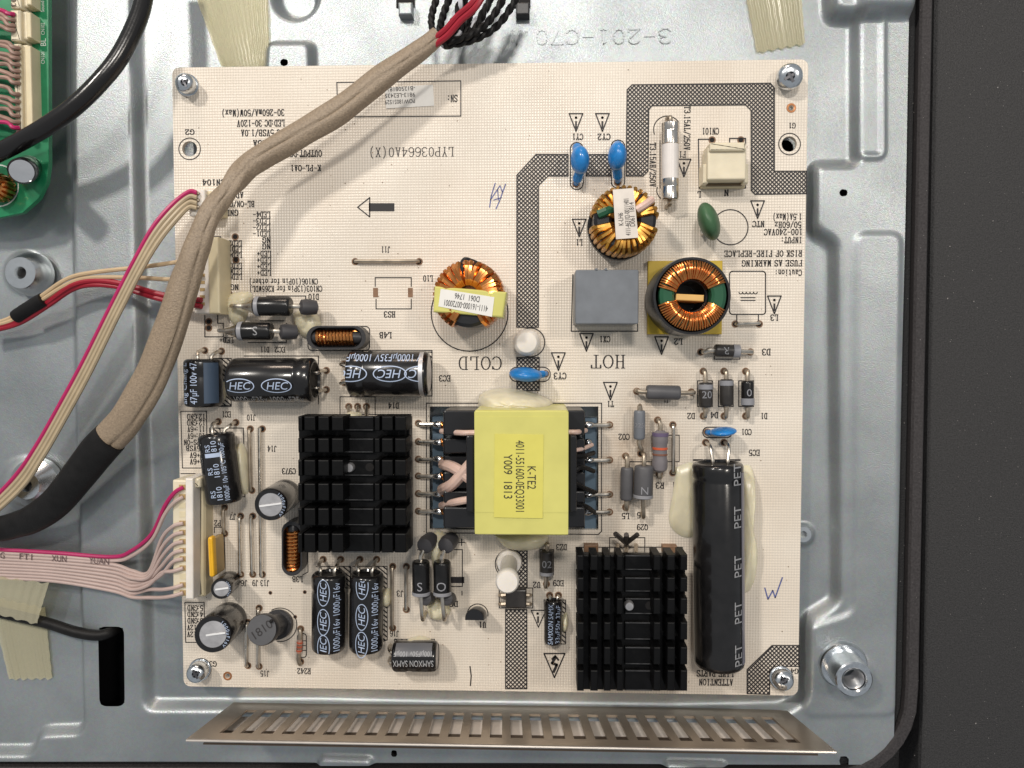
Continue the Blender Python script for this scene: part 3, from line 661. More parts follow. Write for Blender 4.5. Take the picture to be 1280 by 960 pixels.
line_px(b, [(720, 690), (720, 684), (853, 684), (853, 690)], 1.1); line_px(b, [(762, 690), (762, 672), (806, 672), (806, 690)], 1.1)
circ_px(b, 663, 428, 18, 1.3)
line_px(b, rr_px(637, 459, 688, 477, 8.9), 1.2, closed=True); line_px(b, rr_px(713, 178, 729, 237, 7.9), 1.2, closed=True); line_px(b, rr_px(764, 175, 781, 235, 8), 1.2, closed=True)
circ_px(b, 834, 162, 17, 1.1, 160, 330); line_px(b, [(825, 176), (825, 235)], 1.0); circ_px(b, 833, 238, 12, 1.0, 100, 200)
line_px(b, [(892, 174), (873, 174), (874, 235), (932, 235), (932, 208)], 1.4); line_px(b, [(912, 179), (912, 173), (932, 173), (932, 180)], 1.4)
circ_px(b, 913, 284, 22, 1.3)
line_px(b, [(716, 343), (714, 414), (797, 414), (797, 405)], 1.3)
line_px(b, rr_px(912, 339, 957, 393, 4), 1.3, closed=True); line_px(b, [(921, 394), (921, 405), (948, 405), (948, 394)], 1.3)
for i in range(5): circ_px(b, 926 + i * 4.6, 365, 2.3, 1.0, 0, 180, n=8)
line_px(b, [(926, 372), (944, 372)], 1.2); line_px(b, [(926, 375.5), (944, 375.5)], 1.2)
line_px(b, [(893, 443), (893, 449), (925, 449), (925, 440)], 1.1)
for x in (872, 898, 923.5): line_px(b, [(x, 476), (x + 18.5, 476), (x + 18.5, 508), (x, 508)], 1.2, closed=True)
line_px(b, rr_px(878.5, 534, 915, 547, 6.4), 1.3, closed=True)
line_px(b, [(787, 600), (787, 577), (849, 577), (849, 544), (834, 544)], 1.1)
line_px(b, [(867, 575), (925, 575)], 2.2)
b.build('outline_print', ink, board, 0)
# parallel hatch marks beside capacitors
for pg in ([(276, 448), (289, 448), (289, 507), (276, 507)], [(530, 440), (540, 440), (540, 460), (530, 460)], [(424, 708), (438, 708), (438, 735), (424, 735)], [(470, 708), (484, 708), (484, 800), (477, 800)], [(493, 799), (508, 799), (508, 805), (493, 805)], [(700, 750), (707, 750), (707, 805), (700, 805)], [(262, 535), (275, 535), (275, 541), (262, 541)]):
    b = MB(); clip_hatch(b, pg, 4.6, math.radians(40), 1.7); line_px(b, pg, 1.1, .0046, True); b.build('hatch_mark', ink, board, 0)
# arrow, warning triangles, pen marks
b = MB(); line_px(b, [(447, 259), (462, 247), (462, 271)], 1.4, closed=True); line_px(b, [(464, 259), (490, 259)], 10); b.build('arrow_print', ink, board, 0)
for (x, y) in ((720, 153), (753, 153), (724, 285), (733, 428), (827, 432), (698, 452), (763, 489), (947, 262), (968, 381), (855, 210)):
    b = MB(); line_px(b, [(x - 8.5, y - 11), (x + 8.5, y - 11), (x, y + 11)], 1.5, closed=True)
    line_px(b, [(x, y - 1), (x, y + 7)], 2.2); circ_px(b, x, y - 6, .8, 1.6, n=8); b.build('warning_triangle', ink, board, 0)
b = MB(); line_px(b, [(664, 763), (681, 763)], 1.3); line_px(b, [(664, 763), (673, 784), (680, 768)], 1.3); line_px(b, [(672.5, 771), (672.5, 778)], 2.2); circ_px(b, 672, 767, .8, 1.5, n=8); b.build('warning_triangle', ink, board, 0)
b = MB(); line_px(b, [(680, 817), (706, 817), (693, 847)], 1.7, closed=True); line_px(b, [(694, 822), (690, 829), (696, 831), (692, 840)], 3.4); line_px(b, [(690, 824), (694, 820), (698, 825)], 2.4); b.build('warning_triangle', ink, board, 0)
b = MB(); line_px(b, [(619, 229), (614, 245), (612, 259)], 1.3); line_px(b, [(632, 230), (624, 252), (620, 261)], 1.3); line_px(b, [(613, 250), (625, 232), (628, 240)], 1.2); line_px(b, [(622, 236), (623, 250)], 1.2); line_px(b, [(617, 250), (627, 247)], 1.1)
line_px(b, [(956, 735), (960, 749), (966, 738), (969, 747), (978, 722)], 1.6); b.build('pen_mark', pen_blue, board, 0)
b = MB(); line_px(b, [(587.5, 833), (589, 845), (588, 857)], 1.5); b.build('pen_mark', ink, board, 0)
# legends (nearly all upside down in the photograph)
T = [("G2", 237, 165, 6, 180, 11), ("30-260mA/50W(Max)", 316, 141, 7.5, 180, 79), ("LED:DC 30-120V", 326, 154, 7.5, 180, 60), ("DC 5VSB/1.0A", 328, 166, 7.5, 180, 54), ("DC 12V/2.5A", 347, 179, 7.5, 180, 62), ("OUTPUT:DC 5V", 376, 192, 7.5, 180, 52), ("K-PL-OA1", 382, 210, 7, 180, 38),
("CN104", 267, 228, 7, 180, 28), ("ADJ", 297, 244, 7, 180, 14), ("BL-ON/OFF", 298, 255, 7, 180, 40), ("GND", 290, 266, 7, 180, 15),
("LED4-", 327, 268, 6.5, 180, 22), ("LED3-", 327, 276, 6.5, 180, 22), ("LED2-", 327, 284, 6.5, 180, 22), ("LED1-", 327, 292, 6.5, 180, 22), ("NG", 333, 300, 6.5, 180, 10), ("NG", 333, 308, 6.5, 180, 10), ("LED+", 330, 317, 6.5, 180, 18), ("LED+", 330, 325, 6.5, 180, 18), ("LED+", 330, 333, 6.5, 180, 18), ("LED+", 330, 341, 6.5, 180, 18),
("LED2-", 292, 304, 6.5, 180, 21), ("LED1-", 292, 311, 6.5, 180, 21), ("LED4-", 292, 319, 6.5, 180, 21), ("LED3-", 292, 332, 6.5, 180, 21), ("LED6-", 292, 339, 6.5, 180, 21), ("LED5-", 292, 346, 6.5, 180, 21), ("NG", 293, 359, 6.5, 180, 10),
("CN106(10Pin for other)", 354, 352, 6.8, 180, 87), ("CN103(13Pin for K265WDL)", 357, 361, 6.8, 180, 92), ("D10", 392, 371, 7, 180, 13), ("EC2", 350, 437, 6.5, 180, 13), ("D11", 331, 437, 6.5, 180, 11), ("LED+", 283, 425, 6.5, 180, 18),
("J11", 482, 312, 7, 180, 11), ("L10", 535, 348, 7, 180, 12), ("HS3", 487, 393, 7, 180, 14), ("L4B", 482, 419, 7, 180, 15), ("COLD", 600, 454, 16, 180, 53), ("HOT", 760, 452, 16, 180, 42), ("EC3", 556, 473, 7, 180, 14), ("LYP03664A0(X)", 514, 190, 11, 180, 106), ("SN:", 566, 123, 8, 180, 11),
("D14", 492, 507, 7, 180, 13), ("C973", 361, 589, 7, 180, 17), ("J10", 314, 522, 7, 180, 11), ("J14", 340, 561, 7, 180, 11), ("EC1", 283, 518, 7, 180, 11), ("J7", 291, 646, 7, 180, 8), ("P2", 272, 654, 7, 180, 8), ("J6", 305, 729, 7, 180, 8), ("J9", 319, 729, 7, 180, 7), ("J13", 331, 729, 7, 180, 11), ("L3B", 372, 724, 7, 180, 13), ("G1", 990, 157, 6, 180, 8),
("CY1", 722, 171, 7, 180, 13), ("CY2", 755, 171, 7, 180, 15), ("CX1", 756, 424, 7, 180, 13), ("L1", 724, 303, 7, 180, 8), ("L2", 848, 427, 7, 180, 10), ("T1", 763, 505, 7, 180, 8), ("CY3", 700, 470, 7.5, 180, 15), ("J1", 833, 500, 6, 180, 7), ("CO2", 780, 546, 7, 180, 13), ("R3", 825, 607, 7, 180, 10), ("L5", 782, 645, 7, 180, 9), ("D5", 801, 644, 7, 180, 9), ("Q29", 803, 659, 7, 180, 13),
("D2", 864, 520, 7, 180, 9), ("D4", 893, 519, 7, 180, 9), ("D1", 955, 520, 7, 180, 8), ("D3", 958, 440, 7.5, 180, 10), ("CO1", 933, 540, 7, 180, 12), ("EC5", 943, 566, 7, 180, 13), ("DZ3", 702, 684, 7, 180, 13), ("EC9", 698, 729, 7, 180, 13), ("U2", 671, 731, 7, 180, 9), ("U1", 603, 781, 7, 180, 9), ("J16", 493, 792, 7, 180, 11), ("R242", 380, 839, 7, 180, 17), ("J15", 331, 842, 7, 180, 11), ("G3", 266, 830, 6.5, 180, 9), ("D6", 567, 755, 7, 180, 11), ("J3", 500, 742, 7, 180, 8), ("G4", 993, 839, 6, 180, 9), ("1", 842, 606, 6, 180, 3),
("ATTENTION", 895, 853, 7.5, 180, 42), ("LIVE PARTS", 894, 842, 7.5, 180, 46), ("Caution:", 986, 341, 7, 180, 31), ("FUSE AS MARKING", 965, 329, 7, 180, 73), ("RISK OF FIRE-REPLACE", 954, 317, 7, 180, 94), ("INPUT:", 990, 300, 7, 180, 24), ("100-240VAC", 979, 290, 7, 180, 46), ("50/60Hz", 985, 281, 7, 180, 32), ("1.5A(Max)", 984, 271, 7, 180, 35),
("NTC", 948, 280, 7, 180, 14), ("L3", 968, 397, 7, 180, 9), ("CN101", 888, 164, 7.5, 180, 20), ("L", 874, 243, 7, 180, 4), ("N", 908, 241, 7, 180, 5), ("F1", 853, 193, 7, 180, 8), ("T3.15AL/250V", 859, 160, 7, -90, 53), ("T3.15AH/250V", 816, 206, 7, -90, 53),
("12:GND", 245, 521, 6.5, 180, 23), ("12:GND", 245, 528.5, 6.5, 180, 23), ("11:+6V", 245, 536.5, 6.5, 180, 22), ("10:+6V", 245, 545, 6.5, 180, 22), ("9:PS-ON", 243, 553, 6.5, 180, 27), ("8:5VSB", 245, 560.5, 6.5, 180, 25), ("7:+6V", 247, 569, 6.5, 180, 20), ("6:+6V", 247, 577, 6.5, 180, 20),
("5:GND", 244, 760, 6.5, 180, 20), ("4:GND", 244, 768, 6.5, 180, 20), ("3:GND", 244, 776, 6.5, 180, 20), ("2:12V", 243, 784.5, 6.5, 180, 19), ("1:12V", 243, 793, 6.5, 180, 19)]
for (s_, x, y, hh, a, w) in T:
    b = MB(); silk(b, s_, x, y, hh, a, .004, w); b.build('legend_print', ink, board, 0)
b = MB(); line_px(b, [(573, 678), (581, 678)], 1.2); line_px(b, [(577, 674), (577, 682)], 1.2); line_px(b, [(577.5, 739), (577.5, 744)], 1.2); b.build('polarity_mark', ink, board, 0)
# bare solder holes, each a dark cup in a brown ring
holes = [(444, 327), (524, 327), (287, 368), (261, 402), (261, 410), (294, 296), (295, 325), (523, 529), (523, 552), (523, 574), (523, 595), (523, 617), (523, 639), (762, 531), (762, 575), (762, 618), (762, 640), (436, 508), (447, 508), (458, 508), (404, 699), (426, 699), (450, 699), (471, 699), (491, 708), (508, 708), (491, 785), (508, 762), (301, 645), (316, 645), (328, 536), (313, 536), (281, 634), (281, 667), (301, 718), (316, 718), (328, 718), (315, 613), (310, 832), (324, 833), (324, 760), (310, 778), (841, 531), (841, 591), (876, 440), (938, 440), (879, 464), (905, 464), (932, 464), (879, 520), (905, 520), (932, 520), (882, 553), (905, 553), (796, 489), (864, 490), (822, 525), (801, 567), (782, 570), (782, 634), (824, 592), (884, 540), (720, 184), (720, 230), (772, 181), (772, 228), (682, 467), (641, 467), (890, 175), (926, 175), (919, 405), (949, 405), (376, 786), (376, 827), (687, 744), (698, 744), (683, 730), (277, 439), (256, 438), (408, 463), (408, 487), (430, 455), (430, 478), (295, 528), (273, 527)]
hm = None
for (x, y) in holes:
    c = W(x, y)
    if hm is None:
        b = MB(); b.lathe((0, 0, 0), (0, 0, 1), [(.0015, .046), (.003, .04), (.003, .029)], 14, False, False); n_rim = len(b.f)
        b.lathe((0, 0, 0), (0, 0, 1), [(.0045, .03), (.005, 0)], 12, False, False); o = b.build('lead_hole', brown_pad, board, 0); hm = o.data
        hm.materials.append(black_hole)
        for k, pg in enumerate(hm.polygons): pg.material_index = 0 if k < n_rim else 1
    else:
        o = bpy.data.objects.new('lead_hole', hm); COL.objects.link(o); o.parent = board; WL[o.name] = Vector((0, 0, 0))
    o.location = (c.x, c.y, 0)
for (x, y) in ((469.5, 366), (513, 366)):
    c, w, hgt = rect_px(x - 3, y - 6, x + 3, y + 5.5); b = MB(); b.box(c, w, hgt, -.01, .004); b.build('solder_slot', brown_pad, board)
for (x, y) in ((338, 741), (381, 740), (369, 771)):
    o = bpy.data.objects.new('lead_hole', hm); COL.objects.link(o); o.parent = board; WL[o.name] = Vector((0, 0, 0)); p = W(x, y); o.location = (p.x, p.y, 0); o.scale = (.55, .55, 1)
# bare jumper wires
for (xa, ya, xb, yb) in ((444, 327, 524, 327), (313, 536, 315, 613), (326, 536, 328, 718), (301, 645, 302, 718), (315, 645, 317, 718), (281, 634, 281.5, 667), (310, 778, 310, 832), (324, 760, 324.5, 833), (491, 708, 491, 785), (508, 708, 508, 762), (841, 531, 841, 591), (919, 405, 949, 404)):
    p, q_ = W(xa, ya), W(xb, yb); dd = (q_ - p).normalized(); up = Vector((0, 0, .055))
    b = MB(); b.tube(spline([p - Vector((0, 0, .03)), p + up * .6 + dd * .01, p + up + dd * .06, (p + q_) / 2 + up * 1.05, q_ + up - dd * .06, q_ + up * .6 - dd * .01, q_ - Vector((0, 0, .03))], 4), .021, 8)
    b.build('jumper_wire', dull_tin if (xa + ya) % 2 else tin, board)
# flux residue and grit lying on the lacquer
b = MB()
for i in range(230):
    x, y = random.uniform(225, 1000), random.uniform(85, 860)
    if 536 < x < 750 and 506 < y < 664: continue
    p = W(x, y, .004); r = random.uniform(.003, .008)
    b.lathe(p, (0, 0, 1), [(0, r), (r * .4, r * .6), (r * .5, 0)], 6, False, False)
o = b.build('flux_specks', mat('flux_residue', (.22, .13, .07), .5, var=.5, vscale=3), board); o['kind'] = 'stuff'
# serial sticker under the sleeve
st = thing('serial_sticker', 'small white serial sticker with tiny print inside the SN box', 'sticker', W(512, 122))
c, w, hgt = rect_px(482, 107, 542, 134); b = MB(); b.box(W(512, 121), w, hgt, .004, .009, math.radians(2.5)); b.build('paper', white_label, st)
b = MB()
for i, s_ in enumerate(("POW18051529", "9813-LE2435", "-B12508181-")): sans(b, s_, 500, 127 - i * 8, 5, 182, .011, 38)
b.build('print', ink, st, 0)

# ------------------------------------------------------------------ component builders
def leads(parent, pts_list, r=.024, m=None):
    for pts in pts_list:
        b = MB(); b.tube(spline(pts, 5), r, 8); b.build('lead', m or tin, parent)
def lying_cap(name, label, p_lead, p_far, r_px, lead_pts, sleeve=None, groove=True, group=None, far_end='round', z_add=0.02):
    r = r_px * S(.25); zc = r + z_add
    A = W(p_lead[0], p_lead[1], zc); B = W(p_far[0], p_far[1], zc); d = B - A; L = d.length; d.normalize()
    t = thing(name, label, 'capacitor', ((A.x + B.x) / 2, (A.y + B.y) / 2, 0), group)
    g = [(0.0, r * .86), (.015, r * .95), (.04, r), (.16, r), (.19, r * .955), (.22, r * .955), (.25, r)] if groove else [(0, r * .88), (.015, r * .96), (.04, r)]
    b = MB(); b.lathe(A, d, [(0.03, r * .74)] + [(0, r * .80)] + g + [(L - .07, r), (L - .03, r * .97), (L - .008, r * .90), (L, r * .80)], 40, False, False); b.build('sleeve', sleeve or black_sleeve, t)
    b = MB(); b.lathe(A, d, [(.028, r * .76), (.03, 0)], 32, False, False); b.build('rubber_bung', rubber, t)
    b = MB(); b.lathe(A, d, [(L - .006, r * .82), (L - .004, 0)], 32, False, False); b.build('can_end', alu_dull, t)
    side = Vector((0, 0, 1)).cross(d)
    for k, (x, y) in enumerate(lead_pts):
        hpt = W(x, y); off = (hpt - A); off.z = 0; sd = off.dot(side)
        s0 = A + side * max(-r * .5, min(r * .5, sd * .8)) + d * .03
        b = MB(); b.tube(spline([s0, s0 - d * .06, Vector((hpt.x, hpt.y, zc * .8)) + d * .02, Vector((hpt.x, hpt.y, .08)), Vector((hpt.x, hpt.y, -.03))], 5), .022, 8); b.build('lead', tin, t)
    return t, A, d, r, L
def cyl_patch(mb, A, d, r, u0, u1, t0, t1, n=12, lift=.003):
    M = cyl_map(A, d, r, 0, 0, r, 1.0, lift); vs = []; fs = []
    for k in range(n + 1):
        y = t0 + (t1 - t0) * k / n; vs += [M(u0 / r, y), M(u1 / r, y)]
        if k: fs.append((2 * k - 2, 2 * k - 1, 2 * k + 1, 2 * k))
    mb.add(vs, fs)
def logo(t, A, d, r, u, th, h, s_="HEC", half=None):
    """an oval ring with slanted letters"""
    mb = MB(); M = cyl_map(A, d, r, u, th, h); vs, fs = [], []; n = 40
    for k in range(n):
        a = 2 * math.pi * k / n; vs += [(2.05 * math.cos(a), .98 * math.sin(a)), (1.92 * math.cos(a), .86 * math.sin(a))]
        j = (k + 1) % n; fs.append((2 * k, 2 * j, 2 * j + 1, 2 * k + 1))
    if half: lo, hi = half
    else: lo, hi = -9, 9
    ff = [f for f in fs if all(lo <= vs[i][0] <= hi for i in f)]
    mb.add([M(x, y) for x, y in vs], ff)
    g = sans2d(s_, .22); gg = [(x * 1.02, y * .98) for x, y in g[0]]; ff = [f for f in g[1] if all(lo <= gg[i][0] <= hi for i in f)]
    mb.add([M(x, y) for x, y in gg], ff); mb.build('logo_print', white_print, kid(t, 'sleeve'), 0)
def ctext(mb, s_, A, d, r, u, th, h, width=None):
    g = sans2d(s_); sx = 1.0 if not width else width / (g[2] * h)
    emit(mb, g, cyl_map(A, d, r, u, th, h, sx))
CG = 'electrolytic capacitors lying on their side'
# EC4 left edge: blue-striped
t, A, d, r, L = lying_cap('electrolytic_capacitor', 'small black capacitor with blue-grey stripe lying at the board left edge', (254, 449), (255, 508), 23.5, [(256, 438), (277, 439)], group=CG)
b = MB(); cyl_patch(b, A, d, r, .04, L - .05, .42, 1.25); b.build('stripe', stripe_blue, t)
b = MB(); dn = -d; E0 = A + d * L
ctext(b, "ang Chang L", E0, dn, r, L * .5, .72, .085, .5); ctext(b, "47\u00b5F 100v 47", E0, dn, r, L * .5, .10, .085, .50); b.build('print', white_print, kid(t, 'sleeve'), 0)
# EC2
t, A, d, r, L = lying_cap('electrolytic_capacitor', 'long black capacitor with two upright oval logos beside the fabric sleeve', (394, 475), (290, 475), 28, [(408, 463), (408, 487)], group=CG)
b = MB(); E0 = A + d * L; dn = -d
logo(t, E0, dn, r, .19, -.22, .090, half=(-1.75, 9)); logo(t, E0, dn, r, .64, -.22, .090)
b = MB(); ctext(b, "1000\u00b5F35v 1000\u00b5F35v", E0, dn, r, .50, -.95, .10, .86); b.build('print', grey_print, t, 0)
# EC3
t, A, d, r, L = lying_cap('electrolytic_capacitor', 'black capacitor with upside-down oval logos next to the printed COLD', (437, 467), (537, 467), 28.5, [(430, 455), (430, 478)], group=CG)
b = MB(); E0 = A + d * L; dn = -d
logo(t, E0, dn, r, .43, -.02, .098); logo(t, E0, dn, r, .90, -.02, .098, half=(-9, .9)); logo(t, E0, dn, r, .06, -.02, .098, half=(.2, 9))
ctext(b, "V 1000\u00b5F35V 1000\u00b5F", E0, dn, r, .51, -.78, .115, .90); b.build('print', white_print, kid(t, 'sleeve'), 0)
b = MB(); cyl_patch(b, A, d, r, L - .10, L - .05, -1.5, 1.2, 20, .004); b.build('bare_rim', alu_dull, t)
# tilted RS cap
t, A, d, r, L = lying_cap('electrolytic_capacitor', 'black capacitor tilted slightly, lying beside the two long jumper wires', (270, 542), (281, 628), 22.5, [(273, 527), (295, 528)], group=CG)
b = MB(); E0 = A + d * L; dn = -d
for u in (.14, .42, .70):
    ctext(b, "RS", E0, dn, r, u, .15, .062); ctext(b, "1810", E0, dn, r, u, -.2, .062)
ctext(b, "1000\u00b5F 10v 105\u00b0C 1000\u00b5F", E0, dn, r, .40, -.58, .055, .72); cyl_patch(b, A, d, r, .22, .27, -.35, .5, 10, .006); b.build('print', white_print, kid(t, 'sleeve'), 0)
# two HEC side by side
for i, (x0_, lab, us) in enumerate(((411, 'left of two black upright-lying capacitors below the left heatsink', (.10, .42, .78)), (457.5, 'right of two black upright-lying capacitors below the left heatsink', (.14, .48, .86)))):
    t, A, d, r, L = lying_cap('electrolytic_capacitor', lab, (x0_ + i, 716), (x0_, 812), 21.5, [(404 + 46 * i, 699), (426 + 45.5 * i, 699)], group=CG)
    b = MB(); E0 = A + d * L; dn = -d
    for u in us: logo(t, E0, dn, r, u, .05, .080, half=(-1.0, 9) if u < .12 else ((-9, .9) if u > .8 else None))
    ctext(b, "1000\u00b5F16v 1000\u00b5F16v", E0, dn, r, .46, -.72, .085, .86); b.build('print', white_print, kid(t, 'sleeve'), 0)
# SAMXON horizontal
t, A, d, r, L = lying_cap('electrolytic_capacitor', 'short black capacitor with grey upper stripe lying near the bottom edge', (492, 820), (547, 820), 19.5, [(488, 806), (488, 822)], group=CG)
b = MB(); cyl_patch(b, A, d, r, .05, L - .05, .35, 1.3); b.build('stripe', stripe_grey, t)
b = MB(); E0 = A + d * L; dn = -d; ctext(b, "SAMXON SAMX", E0, dn, r, L * .5, .10, .078, .50); ctext(b, "100\u00b5F50v 100\u00b5F", E0, dn, r, L * .5, -.5, .058, .48); b.build('print', mat('pale_print', (.40, .40, .41), .5), t, 0)
# SAMXON small vertical
t, A, d, r, L = lying_cap('electrolytic_capacitor', 'slim black capacitor standing lengthwise just left of the right heatsink', (692, 750), (691, 804), 11.5, [(687, 744), (698, 744)], group=CG)
b = MB(); E0 = A + d * L; dn = -d
ctext(b, "SAMXON SAMX", E0, dn, r, L * .5, .3, .058, .50); ctext(b, "33\u00b5F50v 33\u00b5F", E0, dn, r, L * .5, -.5, .054, .48); b.build('print', white_print, kid(t, 'sleeve'), 0)
# EC5 large
t, A, d, r, L = lying_cap('electrolytic_capacitor', 'largest black capacitor, long and lying lengthwise along the right side', (897, 578), (899, 832), 31, [(882, 553), (905, 553)], group=CG)
b = MB(); E0 = A + d * L; dn = -d
for u in (.22, .73, 1.28, 1.86, 2.36): ctext(b, "PET", E0, dn, r, u, -.60, .115)
b.build('print', grey_print, t, 0)
b = MB(); cyl_patch(b, A, d, r, .10, L - .08, .85, 1.35); b.build('stripe', mat('mauve_stripe', (.16, .155, .19), .3), t)

def radial_cap(label, top, base, r_px, zt, marks=True, silver=.71):
    A = W(base[0], base[1], .015); B = W(top[0], top[1], zt); d = B - A; L = d.length; d.normalize(); r = r_px * S(zt)
    t = thing('standing_capacitor', label, 'capacitor', (A.x, A.y, 0), 'electrolytic capacitors standing upright')
    b = MB(); b.lathe(A, d, [(0, r * .92), (.02, r), (.10, r), (.13, r * .95), (.16, r * .95), (.19, r), (L - .04, r), (L - .010, r * .97), (L, r * .93), (L, r * (silver + .02)), (L - .006, r * silver)], 40, True, False); b.build('sleeve', black_sleeve, t)
    b = MB(); b.lathe(A, d, [(L - .008, r * (silver + .02)), (L - .004, r * .2), (L - .004, 0)], 36, False, False); b.build('can_top', alu_dull, t)
    C = A + d * (L + .001); b = MB(); a = Vector((math.cos(.14), math.sin(.14), 0)); n_ = d.cross(a)
    b.obox(C, a * r * silver * .97, n_ * .010, d * .004); o = b.build('vent_score', bright_score, kid(t, 'can_top'))
    b = MB()
    if marks:
        for k, s_ in enumerate("1000\u00b5F16V"):
            an = .9 - k * .21; pc = A + d * L + Vector((math.cos(an), math.sin(an), 0)) * r * .85
            emit(b, sans2d(s_), tilt_map(pc + d * .006, d, an - math.pi / 2, r * .17))
        cyl_patch_v(b, A, d, r, L)
        b.build('print', white_print, kid(t, 'sleeve'), 0)
    return t
def cyl_patch_v(mb, A, d, r, L):
    vs, fs = [], []
    for k in range(7):
        an = 2.9 + k * .08; c_ = Vector((math.cos(an), math.sin(an), 0))
        vs += [A + d * (L - .003) + c_ * r * .95 + d * .004, A + d * (L - .003) + c_ * r * .84 + d * .004]
        if k: fs.append((2 * k - 2, 2 * k - 1, 2 * k + 1, 2 * k))
    mb.add(vs, fs)
radial_cap('round black upright capacitor leaning against the left heatsink', (338, 631), (357, 618), 21, .66)
radial_cap('smallest round black upright capacitor, right of the white connector foot', (276.5, 736), (288, 726), 13.6, .46)
radial_cap('largest round black upright capacitor, in the lower left board corner', (266, 793), (287, 774), 24, .70)
# drum inductor 1810
t = thing('drum_inductor', 'black drum inductor marked 1810 on its grey flat top', 'inductor', W(352, 782))
A = W(349, 780, .01); B = W(327, 787.5, .60); d = (B - A); L = d.length; d.normalize(); r = .185
b = MB(); b.lathe(A, d, [(0, r), (.08, r), (.08, r * .72), (L - .12, r * .72), (L - .12, r), (L - .02, r), (L, r * .95)], 36); b.build('drum_core', ferrite, t)
b = MB()
for k in range(13): b.lathe(A + d * (.09 + k * (L - .22) / 13), d, [(0, r * .70), (.012, r * .76), (.028, r * .76), (.036, r * .70)], 28, False, False)
b.build('winding', black_pl, t)
b = MB(); b.lathe(A, d, [(L + .001, r * .95), (L + .003, 0)], 36, False, False); b.build('flat_top', mat('grey_ferrite_top', (.085, .085, .09), .4, bump=.1, bscale=50), t)
b = MB(); emit(b, sans2d("1810"), tilt_map(A + d * (L + .006), d, math.radians(38), .10)); b.build('print', ink, t, 0)
b = MB()
for s_ in (1, -1):
    p = A + d * (L + .004) + Vector((.12 * s_, .11 * s_, 0)); b.ellipsoid(p, .026, .022, .012, .8)
b.build('wire_notch', black_hole, t)

# rod chokes
def rod_choke(label, p0, p1, r_px, w0, w1):
    zc = .17; A, B = W(*p0, zc), W(*p1, zc); d = B - A; L = d.length; d.normalize(); r = r_px * S(zc)
    t = thing('rod_choke', label, 'inductor', ((A.x + B.x) / 2, (A.y + B.y) / 2, 0), 'copper wound rod chokes')
    n_ = 24; side = Vector((0, 0, 1)).cross(d)
    b = MB(); ol = []
    for k in range(n_ + 1):
        a = math.pi / 2 + math.pi * k / n_; ol.append(A + d * (r + r * math.cos(a)) + side * r * math.sin(a))
    for k in range(n_ + 1):
        a = -math.pi / 2 + math.pi * k / n_; ol.append(B + d * (-r + r * math.cos(a)) + side * r * math.sin(a))
    # ferrite tray with a sunken middle
    zt = .24; inner = [((p - (A + B) / 2) * .86 + (A + B) / 2) for p in ol]
    rs = [[Vector((p.x, p.y, .01)) for p in ol], [Vector((p.x, p.y, zt - .03)) for p in ol], [Vector((p.x * .97 + q_.x * .03, p.y * .97 + q_.y * .03, zt)) for p, q_ in zip(ol, inner)], [Vector((q_.x, q_.y, zt)) for q_ in inner], [Vector((q_.x, q_.y, .10)) for q_ in inner]]
    b.rings(rs, True, True); b.build('ferrite_tray', ferrite, t)
    b = MB(); b.lathe(A + d * .04, d, [(0, r * .3), (.05, r * .52), (L - .13, r * .52), (L - .08, r * .3)], 20); b.build('rod_core', ferrite, t)
    u0, u1 = w0 * L, w1 * L; N = 11
    b = MB(); pts = []
    for k in range(N * 14 + 1):
        a = 2 * math.pi * k / 14; pts.append(A + d * (u0 + (u1 - u0) * k / (N * 14)) + (side * math.cos(a) * .78 + Vector((0, 0, 1)) * math.sin(a) * .82) * r * .76)
    b.tube(pts, (u1 - u0) / N * .50, 7); b.build('winding', copper, t)
rod_choke('horizontal copper rod choke in black tray below diode pair', (385, 422), (459, 422), 14.5, .17, .80)
rod_choke('vertical copper rod choke in black tray beside left heatsink', (367, 718), (367, 650), 13, .10, .83)

